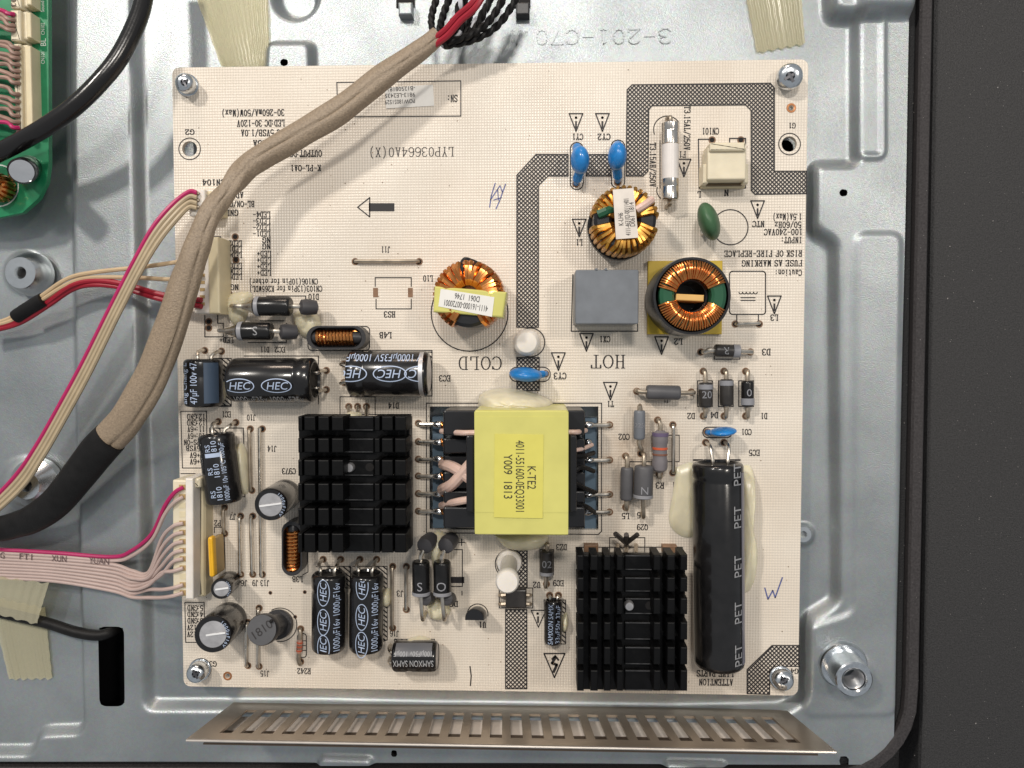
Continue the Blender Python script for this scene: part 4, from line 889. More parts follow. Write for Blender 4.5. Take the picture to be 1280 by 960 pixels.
# axial parts
def axial(name, label, cat, h0, h1, b0, b1, r_px, body, band=None, zc=None, text=None, tm=None, group=None, lead_m=None, square=False, bands=None, tang=None):
    r = r_px * S(.15); zc = zc or (r + .03); A, B = W(*b0, zc), W(*b1, zc); d = B - A; L = d.length; d.normalize()
    t = thing(name, label, cat, ((A.x + B.x) / 2, (A.y + B.y) / 2, 0), group)
    if bands is None: pr = [(0, r * .82), (.012, r * .95), (.03, r), (L - .03, r), (L - .012, r * .95), (L, r * .82)]
    else: pr = [(0, r * .5), (.03, r * .92), (.07, r), (.14, r), (.18, r * .9), (L - .18, r * .9), (L - .14, r), (L - .07, r), (L - .03, r * .92), (L, r * .5)]
    b = MB(); b.lathe(A, d, pr, 28); b.build('body', body, t)
    if band:
        b = MB(); u0, u1 = (band if isinstance(band, tuple) else (0.08, .22)); b.lathe(A, d, [(u0 * L, r + .002), (u0 * L + .004, r + .005), (u1 * L - .004, r + .005), (u1 * L, r + .002)], 28, False, False); b.build('band', band_grey, t)
    for (u0, u1, m, k) in bands or ():
        b = MB(); b.lathe(A, d, [(u0 * L, r * k), (u0 * L + .003, r * k + .006), (u1 * L - .003, r * k + .006), (u1 * L, r * k)], 28, False, False); b.build('band', m, t)
    H0, H1 = W(*h0), W(*h1)
    for (hp, e, s_) in ((H0, A, -1), (H1, B, 1)):
        b = MB(); mid = Vector((hp.x, hp.y, zc * .85)); b.tube(spline([e - d * s_ * .02, e + d * s_ * .06, mid, Vector((hp.x, hp.y, zc * .4)), Vector((hp.x, hp.y, -.03))], 5), .027, 8); b.build('lead', lead_m or dull_tin, t)
    if text:
        b = MB(); s_, hh, u, fl = text
        if fl == 'cross':                      # letters across the axis
            M = cyl_map(A, d, r, u * L, 0, hh); g = sans2d(s_); sgn = 1 if d.y < 0 else -1
            b.add([M(-y * 1.0, x * sgn * 1.0) if sgn > 0 else M(y, x * 1.0) for x, y in g[0]], g[1])
        else: ctext(b, s_, A if fl > 0 else B, d * fl, r, u * L, 0, hh)
        b.build('print', tm or grey_print, t, 0)
    return t, A, d, r, L
def bead(parent, px, py, z, rx, dirv, L):
    b = MB(); p = W(px, py, z); v = Vector(dirv).normalized(); b.lathe(p - v * L / 2, v, [(0, rx * .5), (.02, rx * .9), (L * .4, rx), (L - .02, rx * .85), (L, rx * .4)], 16); b.build('bead', mat('grey_bead', (.05, .048, .052), .5) if 'grey_bead' not in MATS else MATS['grey_bead'], parent)
DG = 'axial diodes'
t, A, d, r, L = axial('diode', 'fat black diode with pale end band, upper of the two between glue rings', 'diode', (300, 384), (388, 385), (318, 383), (364, 383), 12, diode_black, (.05, .16), .30, None, None, DG, tin)
bead(t, 386, 384, .25, .10, (.9, 0, -.5), .22)
b = MB(); b.lathe(A - d * .15, d, [(0, .035), (.06, .05), (.15, .10)], 16); b.build('weld_cone', tin, t)
t, A, d, r, L = axial('diode', 'fat black diode marked S, lower of the two beside glue rings', 'diode', (284, 414), (363, 415), (297, 414), (340, 414), 11.5, diode_black, (.05, .18), .28, ('S', .10, .40, -1), grey_print, DG, tin)
bead(t, 361, 415, .24, .10, (.9, 0, -.5), .22)
b = MB(); b.lathe(A - d * .15, d, [(0, .035), (.06, .05), (.15, .095)], 16); b.build('weld_cone', tin, t)
for (x, s_, lab, bx) in ((526, 'S', 'thick black diode marked S, left of a glued pair below transformer', 535), (552.5, 'O', 'thick black diode marked O, right of a glued pair below transformer', 561)):
    t, A, d, r, L = axial('diode', lab, 'diode', (bx, 677), (x + 6, 765), (x, 701), (x + .5, 744), 11, diode_black, (.88, .98), .30, (s_, .105, .68, 'cross'), band_grey, DG, tin)
    bead(t, bx, 678, .20, .11, (.3, .2, -1), .25); bead(t, x + 8, 748, .2, .09, (.2, -.3, -1), .22)
axial('diode', 'small worn diode below the yellow-based toroid, lying horizontally', 'diode', (878, 440), (937, 440), (893, 438), (925, 439), 7.8, diode_dark, (.72, .98), .12, ('R', .085, .58, -1), grey_print, DG, tin)
axial('diode', 'worn grey diode marked 20, leftmost of three in a row', 'diode', (879, 464), (879, 520), (882, 478), (882, 509), 8.6, diode_dark, (.08, .28), .12, ('20', .085, .48, 'cross'), band_grey, DG)
axial('diode', 'plain dark diode, middle of three in a row', 'diode', (905, 464), (905, 520), (908, 474), (908, 507), 8.2, diode_dark, (.05, .24), .12, None, None, DG)
axial('diode', 'black diode marked 0 with lower grey band, rightmost of three', 'diode', (932, 464), (932, 520), (934.5, 476), (934.5, 508), 7.8, diode_black, (.68, .94), .12, ('0', .085, .45, 'cross'), band_grey, DG)
axial('diode', 'grey worn diode standing next to the striped resistor foot', 'diode', (803, 566), (802, 642), (805, 582), (804, 623), 11.8, resist_grey, (.88, .98), .20, ('N', .09, .72, 'cross'), band_grey, DG)
axial('diode', 'small black diode just under the transformer right side', 'diode', (684, 679), (682, 730), (684, 688), (683, 719), 8.3, diode_dark, (.85, .98), .12, ('02', .085, .5, 'cross'), band_grey, DG)
axial('ferrite_bead_choke', 'grey horizontal sleeve bead on wire in the scorched area', 'ferrite bead', (795, 488), (864, 490), (808, 490), (850, 491), 9, resist_grey, None, .16, None, None, 'grey ferrite beads')
axial('ferrite_bead_choke', 'slim grey vertical sleeve bead left of the worn diode', 'ferrite bead', (782, 569), (782, 634), (784, 584), (783, 625), 8, resist_grey, None, .14, None, None, 'grey ferrite beads')
axial('small_grey_capacitor', 'small grey rounded film capacitor with faint print above the beads', 'capacitor', (799, 514), (800, 560), (799.5, 513), (799, 549), 7.2, mat('grey_blue_film', (.15, .16, .18), .4), None, .18, ('225J', .05, .5, 'cross'), band_grey, None)
red_band = mat('orange_red_band', (.55, .10, .04), .4); vio = mat('violet_band', (.12, .09, .16), .4); brn = mat('brown_band', (.20, .09, .06), .4); tan_b = mat('tan_band', (.36, .27, .18), .4)
axial('banded_resistor', 'large grey resistor with orange and brown bands, upright', 'resistor', (822, 525), (824, 594), (825.5, 538), (824.5, 590), 9.8, resist_body, None, .14, None, None, None, dull_tin, bands=[(.05, .14, vio, .99), (.20, .26, tan_b, .92), (.40, .46, red_band, .905), (.55, .60, brn, .905), (.72, .78, tan_b, .905)])
axial('banded_resistor', 'tiny reddish resistor between upright drum inductor and capacitor pair', 'resistor', (376, 786), (376, 828), (375, 798), (373.5, 818), 3.6, mat('buff_resistor', (.50, .27, .20), .4), None, .05, None, None, None, dull_tin, bands=[(.2, .3, red_band, .92), (.45, .55, red_band, .9), (.7, .8, red_band, .92)])

# fuse
t = thing('ceramic_fuse', 'white ceramic tube fuse with shiny metal end caps', 'fuse', W(838, 203))
zc = .18; A, B = W(838, 153, zc), W(837.5, 250, zc); d = B - A; L = d.length; d.normalize(); r = .105
b = MB(); b.lathe(A, d, [(.2, r * .96), (L - .2, r * .96)], 28); b.build('ceramic_tube', ceramic, t)
for (u0, u1) in ((0, .27), (L - .26, L)):
    b = MB(); b.lathe(A, d, [(u0, r * .8), (u0 + .015, r), (u0 + .09, r * 1.0), (u0 + .10, r * .97), (u0 + .115, r * .97), (u0 + .125, r), (u1 - .01, r), (u1, r * .93)], 28); b.build('end_cap', nickel, t)
leads(t, [[A, A - d * .06, W(834, 149, .1), W(834, 148, -.02)], [B, B + d * .05, W(834, 258, .1), W(833, 260, -.02)]], .026, dull_tin)

# ceramic disc capacitors
def disc_cap(label, top, ang, rad, thick, h0, h1, z0=.16, lean=.0, lx=0, group='blue ceramic disc capacitors', m=None, name='disc_capacitor'):
    c = W(top[0], top[1], z0 + rad * .9); t = thing(name, label, 'capacitor', (c.x, c.y, 0), group)
    b = MB(); tl = Matrix.Rotation(lean, 3, 'X'); b.ellipsoid(c, rad, thick, rad, ang, 24, 16, tl)
    R = Matrix.Rotation(ang, 3, 'Z')
    for k, hp in enumerate((h0, h1)):
        H = W(*hp); e = c + R @ Vector((rad * (.55 if k else -.55), 0, -rad * .55))
        b.tube(spline([c + (e - c) * .6, e, H * .75 + Vector((e.x, e.y, 0)) * .25 + Vector((0, 0, .12)), H + Vector((0, 0, .03))], 5), [thick * .75] * 6 + [thick * .55] * 5 + [.034] * 5, 10)
    b.build('epoxy_body', m or blue_cap, t)
    leads(t, [[W(*hp) + Vector((0, 0, .06)), W(*hp) + Vector((0, 0, .02)), W(*hp) - Vector((0, 0, .03))] for hp in (h0, h1)], .022, dull_tin)
disc_cap('blue disc capacitor standing on the hatched band, left of two', (725, 200), math.radians(96), .165, .105, (720, 230), (720, 184), .18, .25)
disc_cap('blue disc capacitor standing on the hatched band, right of two', (771.5, 195), math.radians(90), .165, .105, (772, 227), (772, 182), .18, .2)
disc_cap('blue disc capacitor just above the transformer glue', (657, 468), math.radians(-4), .20, .085, (641, 467), (682, 467), .10, .1)
disc_cap('small blue disc capacitor over the two long capacitor leads', (904, 539.5), math.radians(6), .16, .05, (884, 540), (906, 540), .08, .1)
t = thing('thermistor', 'dark green disc thermistor leaning beside the printed circle', 'thermistor', W(884, 285))
b = MB(); b.ellipsoid(W(886, 277, .32), .23, .12, .30, math.radians(-72), 28, 18, Matrix.Rotation(.25, 3, 'X')); b.ellipsoid(W(882, 288, .14), .06, .05, .14, 0, 12, 8); b.build('epoxy_disc', green_ntc, t)
leads(t, [[W(878, 290, .2), W(878, 292, .08), W(878, 292, -.02)]], .026)
t = thing('yellow_resettable_fuse', 'thin yellow upright polymer fuse beside the white connector', 'fuse', W(268, 692))
b = MB(); a_, b__ = W(265, 676, .42), W(263.5, 716, .42); v = (b__ - a_); 
b.prism(rrect((a_.x + b__.x) / 2, (a_.y + b__.y) / 2, .062, v.length + .1, .03, .03), .35, .44, .02); b.build('coating', poly_yellow, t)
b = MB(); b.box(W(268.5, 695, .25), .075, .46, .06, .355, .03, .01, .02); b.build('side_face_shade', tan_edge, t)  # yellow side turned from the light, its shade painted as a tan slab
leads(t, [[W(272, 670, .1), W(274, 672, .05), W(274, 672, -.02)], [W(272, 706, .1), W(273, 708, .05), W(273, 708, -.02)]], .02, dull_tin)

# film capacitor box
t = thing('film_capacitor', 'grey box film capacitor beside the copper toroids', 'capacitor', W(757, 378))
c, w, hgt = rect_px(719, 337, 798.5, 405, .55); b = MB(); b.box(c, w, hgt, .02, .55, 0, .012, .02); b.build('case', grey_box, t)
# keep the small notches on its upper edge
b = MB()
for x in (745, 757): cc, ww, hh = rect_px(x - 1.5, 336, x + 1.5, 338, .5); b.box(cc, ww, hh, .3, .56)
b.build('moulding_tab', grey_box, t)

# toroids
def toroid(label, c_px, z, R_px, tube_w, hgt, turns, wire, core_m, wire_m, gaps=(), tilt=None, start=0.0):
    c = W(*c_px, z); R = R_px * S(z)
    ri, ro = R * tube_w, R * .97
    t = thing('toroid_inductor', label, 'inductor', (c.x, c.y, 0), 'toroid inductors')
    T_ = tilt or Matrix.Identity(3)
    def pt(a, rad, zz): return c + T_ @ Vector((math.cos(a) * rad, math.sin(a) * rad, zz))
    b = MB(); n = 48; rs = []
    prof = [(ri + .012, -hgt), (ri + .012, hgt - .03), (ri + .04, hgt), (ro - .05, hgt), (ro - .012, hgt - .03), (ro - .012, -hgt)]
    for k in range(n): a = 2 * math.pi * k / n; rs.append([pt(a, p[0], p[1]) for p in prof])
    rs.append(rs[0]); b.rings(rs, False, False); b.build('core', core_m, t)
    sec = [(ro + .0, -hgt), (ro + .012, 0), (ro, hgt - .035), (ro - .05, hgt + .012), ((ri + ro) / 2, hgt + .02), (ri + .05, hgt + .012), (ri, hgt - .035), (ri - .005, 0), (ri, -hgt), ((ri + ro) / 2, -hgt - .01)]
    arcs = gaps or [(0, 2 * math.pi)]
    for (a0, a1) in arcs:
        N = max(2, int(turns * abs(a1 - a0) / (2 * math.pi))); pts = []; m_ = len(sec)
        for k in range(N):
            da = (a1 - a0) / N; jit = random.uniform(-.4, .4) * da
            for i, (rad, zz) in enumerate(sec):
                a = a0 + da * (k + i / m_) + start + jit * (1 if 2 < i < 7 else 0); pts.append(pt(a, rad, zz))
        b = MB(); b.tube(pts, wire, 6); b.build('winding', wire_m, t)
    return t, c, R, pt
R_ = math.radians
# L10: copper with yellow tape
t, c, R, pt = toroid('copper toroid wrapped in yellow tape with white label', (587.5, 371), .42, 41, .38, .25, 44, .036, black_pl, copper, [(R_(-60), R_(78)), (R_(84), R_(102)), (R_(106), R_(245))])
b = MB(); q4 = [(543, 357.5), (633.5, 365), (628.5, 397), (541.5, 390)]; zt = .72
b.prism([(W(x, y, zt).x, W(x, y, zt).y) for x, y in q4], .30, zt, .02); o = b.build('tape_wrap', yellow_tape, t)
b = MB(); q4 = [(551, 361), (618, 371.5), (615, 396), (548, 383)]; b.prism([(W(x, y, zt).x, W(x, y, zt).y) for x, y in q4], zt, zt + .006); b.build('label', white_label, t)
b = MB(); sans(b, "4111-161000-00720001", 582, 382, 7.5, 171.5, zt + .009, 56); sans(b, "D061  1746", 584, 372, 7, 171.5, zt + .009, 32); b.build('print', ink, t, 0)
b = MB(); b.tube(spline(PX([(578, 336, .5), (581, 327, .45), (588, 328, .4), (598, 333, .4), (600, 340, .45)]), 6), .05, 8); b.build('black_lead_sleeve', black_pl, t)
# L1: gold toroid with paper label
t, c, R, pt = toroid('golden toroid with worn paper label, upper right of board', (779, 278), .40, 40, .38, .21, 36, .030, black_pl, copper_gold, [(R_(8), R_(172)), (R_(192), R_(350))])
b = MB(); b.lathe((c.x, c.y, 0), (0, 0, 1), [(.02, R * 1.05), (.10, R * 1.05), (.12, R * 1.0)], 40); b.build('bobbin_ring', black_pl, t)
b = MB(); zt = .705; q4 = [(766, 237), (792, 235), (798, 297), (770, 299)]; b.prism([(W(x, y, zt).x, W(x, y, zt).y) for x, y in q4], zt - .006, zt); b.build('label', pale_label, t)
b = MB(); sans(b, "4111-463102-00111401", 784, 271, 6, 94, zt + .003, 46); sans(b, "K-LH6", 776, 274, 6, 94, zt + .003, 16); sans(b, "D061  1814", 790, 268, 6, 94, zt + .003, 30); b.build('print', ink, t, 0)
b = MB(); p0 = [(748, 268, .62), (757, 264, .645), (764, 262, .6)]; b.tube(PX(p0), .055, 8); b.build('green_sleeve', green_tape, t)
b = MB(); b.tube(spline(PX([(796, 262, .66), (806, 256, .68), (815, 249, .62)]), 5), .045, 8); b.build('pale_sleeve', flesh_w, t)
# L2: big copper toroid on yellow base
t, c, R, pt = toroid('large fine-wound copper toroid standing on a yellow base plate', (861.5, 371), .50, 42.5, .50, .24, 86, .0125, green_tape, copper, [(R_(22), R_(168)), (R_(196), R_(338)), ])
cc, ww, hh = rect_px(809, 326, 903, 418, .06); b = MB(); b.box(cc, ww, hh, .02, .08, 0, .01); b.build('base_plate', yellow_base, t)
b = MB(); b.lathe((c.x, c.y, 0), (0, 0, 1), [(.08, R * 1.13), (.55, R * 1.13), (.66, R * 1.10), (.66, R * 1.03), (.30, R * 1.0)], 56, True, False); b.build('bobbin_cup', black_pl, t)
b = MB(); b.lathe((c.x, c.y, 0), (0, 0, 1), [(.15, R * .50), (.56, R * .495), (.56, R * .44), (.1, R * .42)], 40, False, True); b.build('bobbin_hub', black_pl, t)
e0, e1 = W(845, 371, .70), W(880, 373, .70); cc = (e0 + e1) / 2; b = MB(); b.box(cc, (e1 - e0).length, .075, .25, .70, -.05, .012); b.build('separator', amber, t)

# AC inlet connector
t = thing('mains_connector', 'cream two-pin wire connector at the upper right', 'connector', W(905, 205), 'cream board connectors')
c, w, hgt = rect_px(884, 184, 933, 225, .32); b = MB(); b.box(c, w, hgt, .02, .33, 0, .02, .02); b.build('housing', cream, t)
c, w, hgt = rect_px(886, 179, 931, 190, .33); b = MB(); b.box(c, w, hgt, .02, .38, 0, .02, .01); b.build('latch_wall', cream, t)
c, w, hgt = rect_px(879, 212, 935, 232, .2); b = MB(); b.box(c, w, hgt, .0, .10, 0, .02); b.build('base', cream_dark, t)
for x in (882, 932):
    c, w, hgt = rect_px(x - 3.5, 205, x + 3.5, 229, .25); b = MB(); b.box(c, w, hgt, .02, .26, 0, .015); b.build('side_wall', cream, t)
for x in (886, 920):
    b = MB(); p = W(x, 228, .10); b.ellipsoid(p, .045, .045, .03); b.build('contact', black_hole, t)
c, w, hgt = rect_px(885, 222, 929, 231, .2); b = MB(); b.box(c, w, hgt, .10, .15); b.build('opening_shade', mat('nylon_painted_shade', (.16, .11, .06), .5), t)  # brown block: shade inside the connector mouth, put into the colour

# white nylon posts
t = thing('nylon_support_post', 'short round white nylon post above COLD and HOT', 'support post', W(660, 429), 'white nylon posts')
A = W(659, 428, 0); b = MB(); b.lathe(A, (-.01, -.01, 1), [(0, .16), (.18, .165), (.25, .155), (.29, .12), (.305, .05), (.306, 0)], 36, False, False); b.build('dome', white_ny, t)
t = thing('nylon_support_post', 'tall white nylon post leaning over the optocoupler', 'support post', W(636, 700), 'white nylon posts')
A = W(636.5, 702, 0); B = W(634, 728, .95); d = B - A; L = d.length
b = MB(); b.lathe(A, d, [(0, .16), (.06, .15), (.08, .105), (L - .25, .10), (L - .18, .13), (L - .14, .135), (L - .03, .135), (L, .115), (L + .002, 0)], 32, False, False); b.build('shaft', white_ny, t)

# optocoupler, transistor
t = thing('optocoupler', 'square black optocoupler chip half under the white post', 'chip', W(645, 748))
c, w, hgt = rect_px(632, 737, 658, 760, .15); b = MB(); b.box(c, w, hgt, .03, .16, 0, .02); b.build('body', diode_dark, t)
for x in (626, 662):
    for y in (744, 755):
        b = MB(); s_ = 1 if x > 640 else -1; p = W(x, y, .1); b.tube([W(x - s_ * 6, y, .10), W(x - s_ * 2, y, .10), W(x + s_, y, .02), W(x + s_, y, -.02)], .026, 6); b.build('pin', dull_tin, t)
t = thing('small_transistor', 'small black half-round three-leg transistor near bottom middle', 'transistor', W(596, 766))
A, B = W(597, 766, .12), W(593, 770, .36); b = MB(); ol = []
for k in range(13): a = math.pi * k / 12; ol.append((math.cos(a) * .115, math.sin(a) * .115 - .03))
ol += [(-.115, -.055), (.115, -.055)]
b.rings([[Vector((A.x + x, A.y + y, A.z)) for x, y in ol], [Vector((B.x + x, B.y + y, B.z - .015)) for x, y in ol], [Vector((B.x + x * .94, B.y + y * .94, B.z)) for x, y in ol]]); b.build('body', black_pl, t)
for k in (-1, 0, 1):
    b = MB(); b.tube([A + Vector((k * .06, 0, .02)), A + Vector((k * .07, .01, -.06)), W(598 + k * 8, 764, -.02)], .018, 6); b.build('leg', dull_tin, t)

# heatsinks
worn = mat('pale_grey_edge', (.075, .075, .078), .4, .3, .5, 9)  # paler grey for the thin strips at the ends of each land
def heatsink(label, x0, y0, x1, y1, zt, cols, rows, screw, hole, plate_x):
    t = thing('heatsink', label, 'heatsink', W((x0 + x1) / 2, (y0 + y1) / 2), 'black finned heatsinks')
    zb = zt - .34
    c, w, hgt = rect_px(x0 + 3, y0 + 2, x1 - 3, y1 - 2, zb); b = MB(); b.box(c, w, hgt, zb - .14, zb, 0, .012); b.build('base_plate', anod, t)
    c0 = None
    for (ya, yb) in rows:
        # raised bar between the slots, across the middle
        ca, wa, ha = rect_px(plate_x[0], ya, plate_x[1], yb, zb + .06); b = MB(); b.box(ca, wa, ha, zb - .01, zb + .05, 0, .01); b.build('middle_land', anod, t)
        for yy in (ya + 1, yb - 1):
            cb, wb, hb = rect_px(plate_x[0] + 1, yy - .35, plate_x[1] - 1, yy + .35, zb + .06); b = MB(); b.box(cb, wb, hb, zb + .04, zb + .0535); b.build('pale_edge', worn, t, 0)
        for (xa, xb) in cols:
            ca, wa, ha = rect_px(xa, ya, xb, yb, zt); b = MB(); b.box((0, 0), wa, ha, zb - .005, zt, 0, .014)
            b.build('fin', cut_al, t).location += Vector((ca[0] , ca[1], 0)) - Vector((0, 0, 0))
    for (lx, ly) in ((x0 + 22, y0 + 14), (x1 - 22, y0 + 14), (x0 + 22, y1 - 24), (x1 - 22, y1 - 24)):
        ca, wa, ha = rect_px(lx - 6, ly - 2, lx + 6, ly + 2, .2); b = MB(); b.box(ca, wa, ha, .0, zb - .10, 0, .006); b.build('mounting_leg', anod, t)
    p = W(*screw, zb + .06); b = MB(); b.lathe((p.x, p.y, zb), (0, 0, 1), [(.04, .055), (.11, .055), (.125, .045), (.127, 0)], 20, False, False); b.build('rivet', alu_dull, t)
    p = W(*hole, zb + .055); b = MB(); b.lathe((p.x, p.y, zb), (0, 0, 1), [(.053, .05), (.054, 0)], 18, False, False); b.build('hole', black_hole, t)
    return t
rowsA = [(520.5, 538.5), (548, 566), (575, 595), (604.5, 626), (635.5, 657), (667, 691)]
colsA = [(372.5, 377.5), (380, 394), (397.5, 411), (414.5, 429), (468, 474.5), (477, 491), (493.5, 507.5)]
t = heatsink('black finned heatsink left of the yellow transformer', 372, 520, 511, 691, .95, colsA, rowsA, (438, 584), (462, 584), (430, 467))
b = MB(); b.tube(PX([(436, 508, .02), (436, 516, .12), (437, 524, .3)]), .024, 6); b.build('lead', tin, t)
for x in (447, 458): b = MB(); b.tube(PX([(x, 508, .02), (x, 516, .12), (x, 524, .3)]), .024, 6); b.build('lead', tin, t)
b = MB(); c, w, hgt = rect_px(506, 522, 512, 686, .55); b.box(c, w, hgt, .35, .56, 0, .01); b.build('edge_rail', anod, t)
rowsB = [(694, 713), (722, 740), (748, 768), (778, 800), (809, 831), (838, 864)]
colsB = [(721.5, 730), (738, 747.5), (755, 763.5), (771, 779), (817, 826), (834, 844), (850.5, 859.5)]
t = heatsink('black finned heatsink beside the longest capacitor', 720, 693, 860, 864, .95, colsB, rowsB, (786, 756), (812, 757), (781, 816))
for x in (772, 783, 795): b = MB(); b.tube(PX([(x, 681, -.02), (x, 683, .12), (x, 692, .3)]), .026, 6); b.build('lead', dull_tin, t)
for (x, y) in ((739, 685), (837, 686)):
    c, w, hgt = rect_px(x - 9, y - 4, x + 9, y + 5, .1); b = MB(); b.box(c, w, hgt, .0, .12, 0, .01); b.build('mounting_tab', brown_pad, t)
t = thing('bent_lead_clip', 'dark forked wire ends sticking up above the right heatsink', 'wire', W(783, 676))
for (x, y) in ((769, 667), (797, 668), (783, 668)):
    b = MB(); b.tube(PX([(783, 684, .06), (783, 679, .20), (x, y, .34)]), .032, 6); b.build('wire_end', diode_dark, t)

# transformer
t = thing('transformer', 'yellow taped transformer sunk in a cutout of the board', 'transformer', W(652, 590))
zt = 1.05
c, w, hgt = rect_px(593, 513, 711, 669, zt)
b = MB(); b.box(c, w, hgt, -.18, zt, 0, .03, .03); b.build('tape_wrap', yellow_tape, t)
for (ya, yb, dz) in ((515, 667, .004), (521, 640, .008)):
    c3, w3, h3 = rect_px(593.6, ya, 710.4, yb, zt); b = MB(); b.box(c3, w3, h3, zt - .002, zt + dz, .003); b.build('tape_layer', yellow_tape, t, 0)
zt += .009
c2, w2, h2 = rect_px(618, 543, 679, 647, zt); b = MB(); b.box(c2, w2, h2, zt, zt + .006, -.01); b.build('label', yellow_label, t)
b = MB(); sans(b, "K-TE2", 664.5, 597, 10.5, -90, zt + .009, 30); sans(b, "4011-551600-0EQ33001", 650, 596, 10.5, -90, zt + .009, 92); sans(b, "Y009  1813", 635, 596, 10.5, -90, zt + .009, 57); b.build('print', ink, t, 0)
for (xa, xb, name) in ((554, 596, 'bobbin_flange'), (708, 731, 'bobbin_flange')):
    for (ya, yb, zz) in ((513, 544, .55), (548, 567, .42), (569, 588, .30), (590, 612, .36), (614, 629, .45), (634, 660, .55)):
        c, w, hgt = rect_px(xa, ya, xb, yb, zz); b = MB(); b.box(c, w, hgt, -.22, zz, 0, .02, .03); b.build(name, black_pl, t)
for x in (588, 716):
    c, w, hgt = rect_px(x - 5, 544, x + 5, 640, .7); b = MB(); b.box(c, w, hgt, 0, .72, 0, .02, .03); b.build('bobbin_rib', black_pl, t)
c, w, hgt = rect_px(541, 521, 554, 660, -.05); b = MB(); b.box(c, w, hgt, -.24, -.06); b.build('pin_rail', mat('blue_grey_rail', (.10, .15, .20), .45), t)
c, w, hgt = rect_px(731, 523, 746, 661, -.05); b = MB(); b.box(c, w, hgt, -.24, -.06); b.build('pin_rail', MATS['blue_grey_rail'], t)
for y in (530, 552, 574, 595, 617, 639):
    b = MB(); b.tube(spline(PX([(523, y, -.03), (523.5, y, .05), (530, y + .5, .07), (552, y, .09)]), 5), .026, 8); b.build('pin', tin, t)
    b = MB(); b.ellipsoid(W(549, y + random.uniform(-1, 1), .10), .085, .045, .045, 0, 10, 6); b.build('solder_blob', solder, t)
    b = MB(); b.ellipsoid(W(553, y + random.uniform(-3, 3), .12), .03, .06, .03, .3, 8, 5); b.build('copper_tail', copper, t)
for y in (531, 575, 618, 640):
    b = MB(); b.tube(spline(PX([(762, y, -.03), (761.5, y, .05), (752, y + .5, .07), (731, y, .09)]), 5), .026, 8); b.build('pin', tin, t)
    b = MB(); b.ellipsoid(W(735, y, .10), .075, .045, .045, 0, 10, 6); b.build('solder_blob', solder, t)
b = MB(); b.ellipsoid(W(735, 553, .10), .05, .05, .05, 0, 10, 6); b.ellipsoid(W(724, 532, .40), .05, .04, .04, 0, 10, 6); b.build('solder_blob', solder, t)
for pts, rr, m in (([(552, 539, .2), (575, 541, .60), (594, 541, .66)], .034, flesh_w), ([(554, 580, .2), (570, 586, .5), (590, 600, .62)], .07, flesh_w), ([(553, 612, .2), (567, 604, .52), (590, 578, .60)], .07, flesh_w), ([(552, 632, .2), (572, 627, .6), (590, 624, .64)], .045, flesh_w), ([(710, 540, .6), (722, 540, .58), (732, 538, .3)], .03, flesh_w), ([(717, 563, .5), (728, 561, .4), (740, 556, .2)], .025, flesh_w)):
    b = MB(); b.tube(spline(PX(pts), 6), rr, 10); b.build('sleeved_wire', m, t)
for pts in ([(717, 590, .5), (727, 584, .45), (742, 589, .1)], [(717, 604, .5), (730, 610, .35), (745, 616, .05)], [(717, 629, .5), (732, 633, .35), (744, 641, .05)], [(718, 570, .5), (730, 570, .4), (742, 566, .05)]):
    b = MB(); b.tube(spline(PX(pts), 6), .03, 8); b.build('dark_wire', rubber, t)

# hot glue
def blob(name, label, outl, z0, hgt, rings=7, wob=.12, sh=.5):
    P_ = [Vector((W(x, y, z0).x, W(x, y, z0).y, z0)) for x, y in outl]
    P_ = spline(P_ + [P_[0]], 5)[:-1]
    c_ = sum(P_, Vector()) / len(P_); b = MB(); rs = []
    for k in range(rings):
        f = k / rings; rs.append([Vector((c_.x + (p.x - c_.x) * (1 - f), c_.y + (p.y - c_.y) * (1 - f), z0 + hgt * (1 - (1 - f) ** 2.2) ** sh * (1 + wob * math.sin(i * .9 + k * 1.7) * f * (1 - f)))) for i, p in enumerate(P_)])
    b.rings(rs, False, True); o = b.build(name, glue, None, 80, (c_.x, c_.y, 0)); tag(o, label, 'glue', 'hot glue blobs'); return o
blob('hot_glue_blob', 'creamy glue dollop along the top of the yellow transformer', [(597, 500), (604, 490), (630, 485), (665, 490), (688, 500), (691, 510), (684, 518), (640, 519), (602, 517)], .02, .72, 8)
blob('hot_glue_blob', 'flat glue sheet left of the longest capacitor', [(845, 584), (866, 578), (872, 600), (870, 660), (862, 672), (846, 667), (836, 650), (841, 615)], .004, .07)
blob('hot_glue_blob', 'long glue strip right of the longest capacitor', [(926, 582), (938, 582), (942, 600), (938, 650), (945, 690), (941, 730), (932, 741), (922, 738), (920, 640)], .004, .24)
blob('hot_glue_blob', 'round glue puddle left of the upper fat diode', [(281, 384), (288, 368), (304, 364), (316, 368), (312, 385), (306, 402), (292, 406)], .004, .14, 8)
blob('hot_glue_blob', 'glue lump under the right ends of the fat diodes', [(366, 392), (380, 385), (396, 392), (402, 406), (394, 421), (380, 422), (370, 410)], .004, .13)
blob('hot_glue_blob', 'glue bridging the upper ends of the paired diodes', [(539, 668), (547, 662), (557, 668), (556, 685), (552, 700), (549, 720), (544, 720), (539, 690)], .004, .22)
blob('hot_glue_blob', 'glue puddle at the lower ends of the paired diodes', [(533, 756), (545, 748), (560, 755), (563, 766), (553, 774), (538, 771)], .004, .16)
blob('hot_glue_blob', 'glue patch at the right of the tilted capacitor', [(292, 560), (303, 553), (311, 575), (312, 612), (303, 617), (295, 600)], .004, .14)
blob('hot_glue_blob', 'glue dab beside the blue-striped capacitor', [(272, 480), (280, 476), (284, 488), (280, 502), (272, 503)], .004, .16)
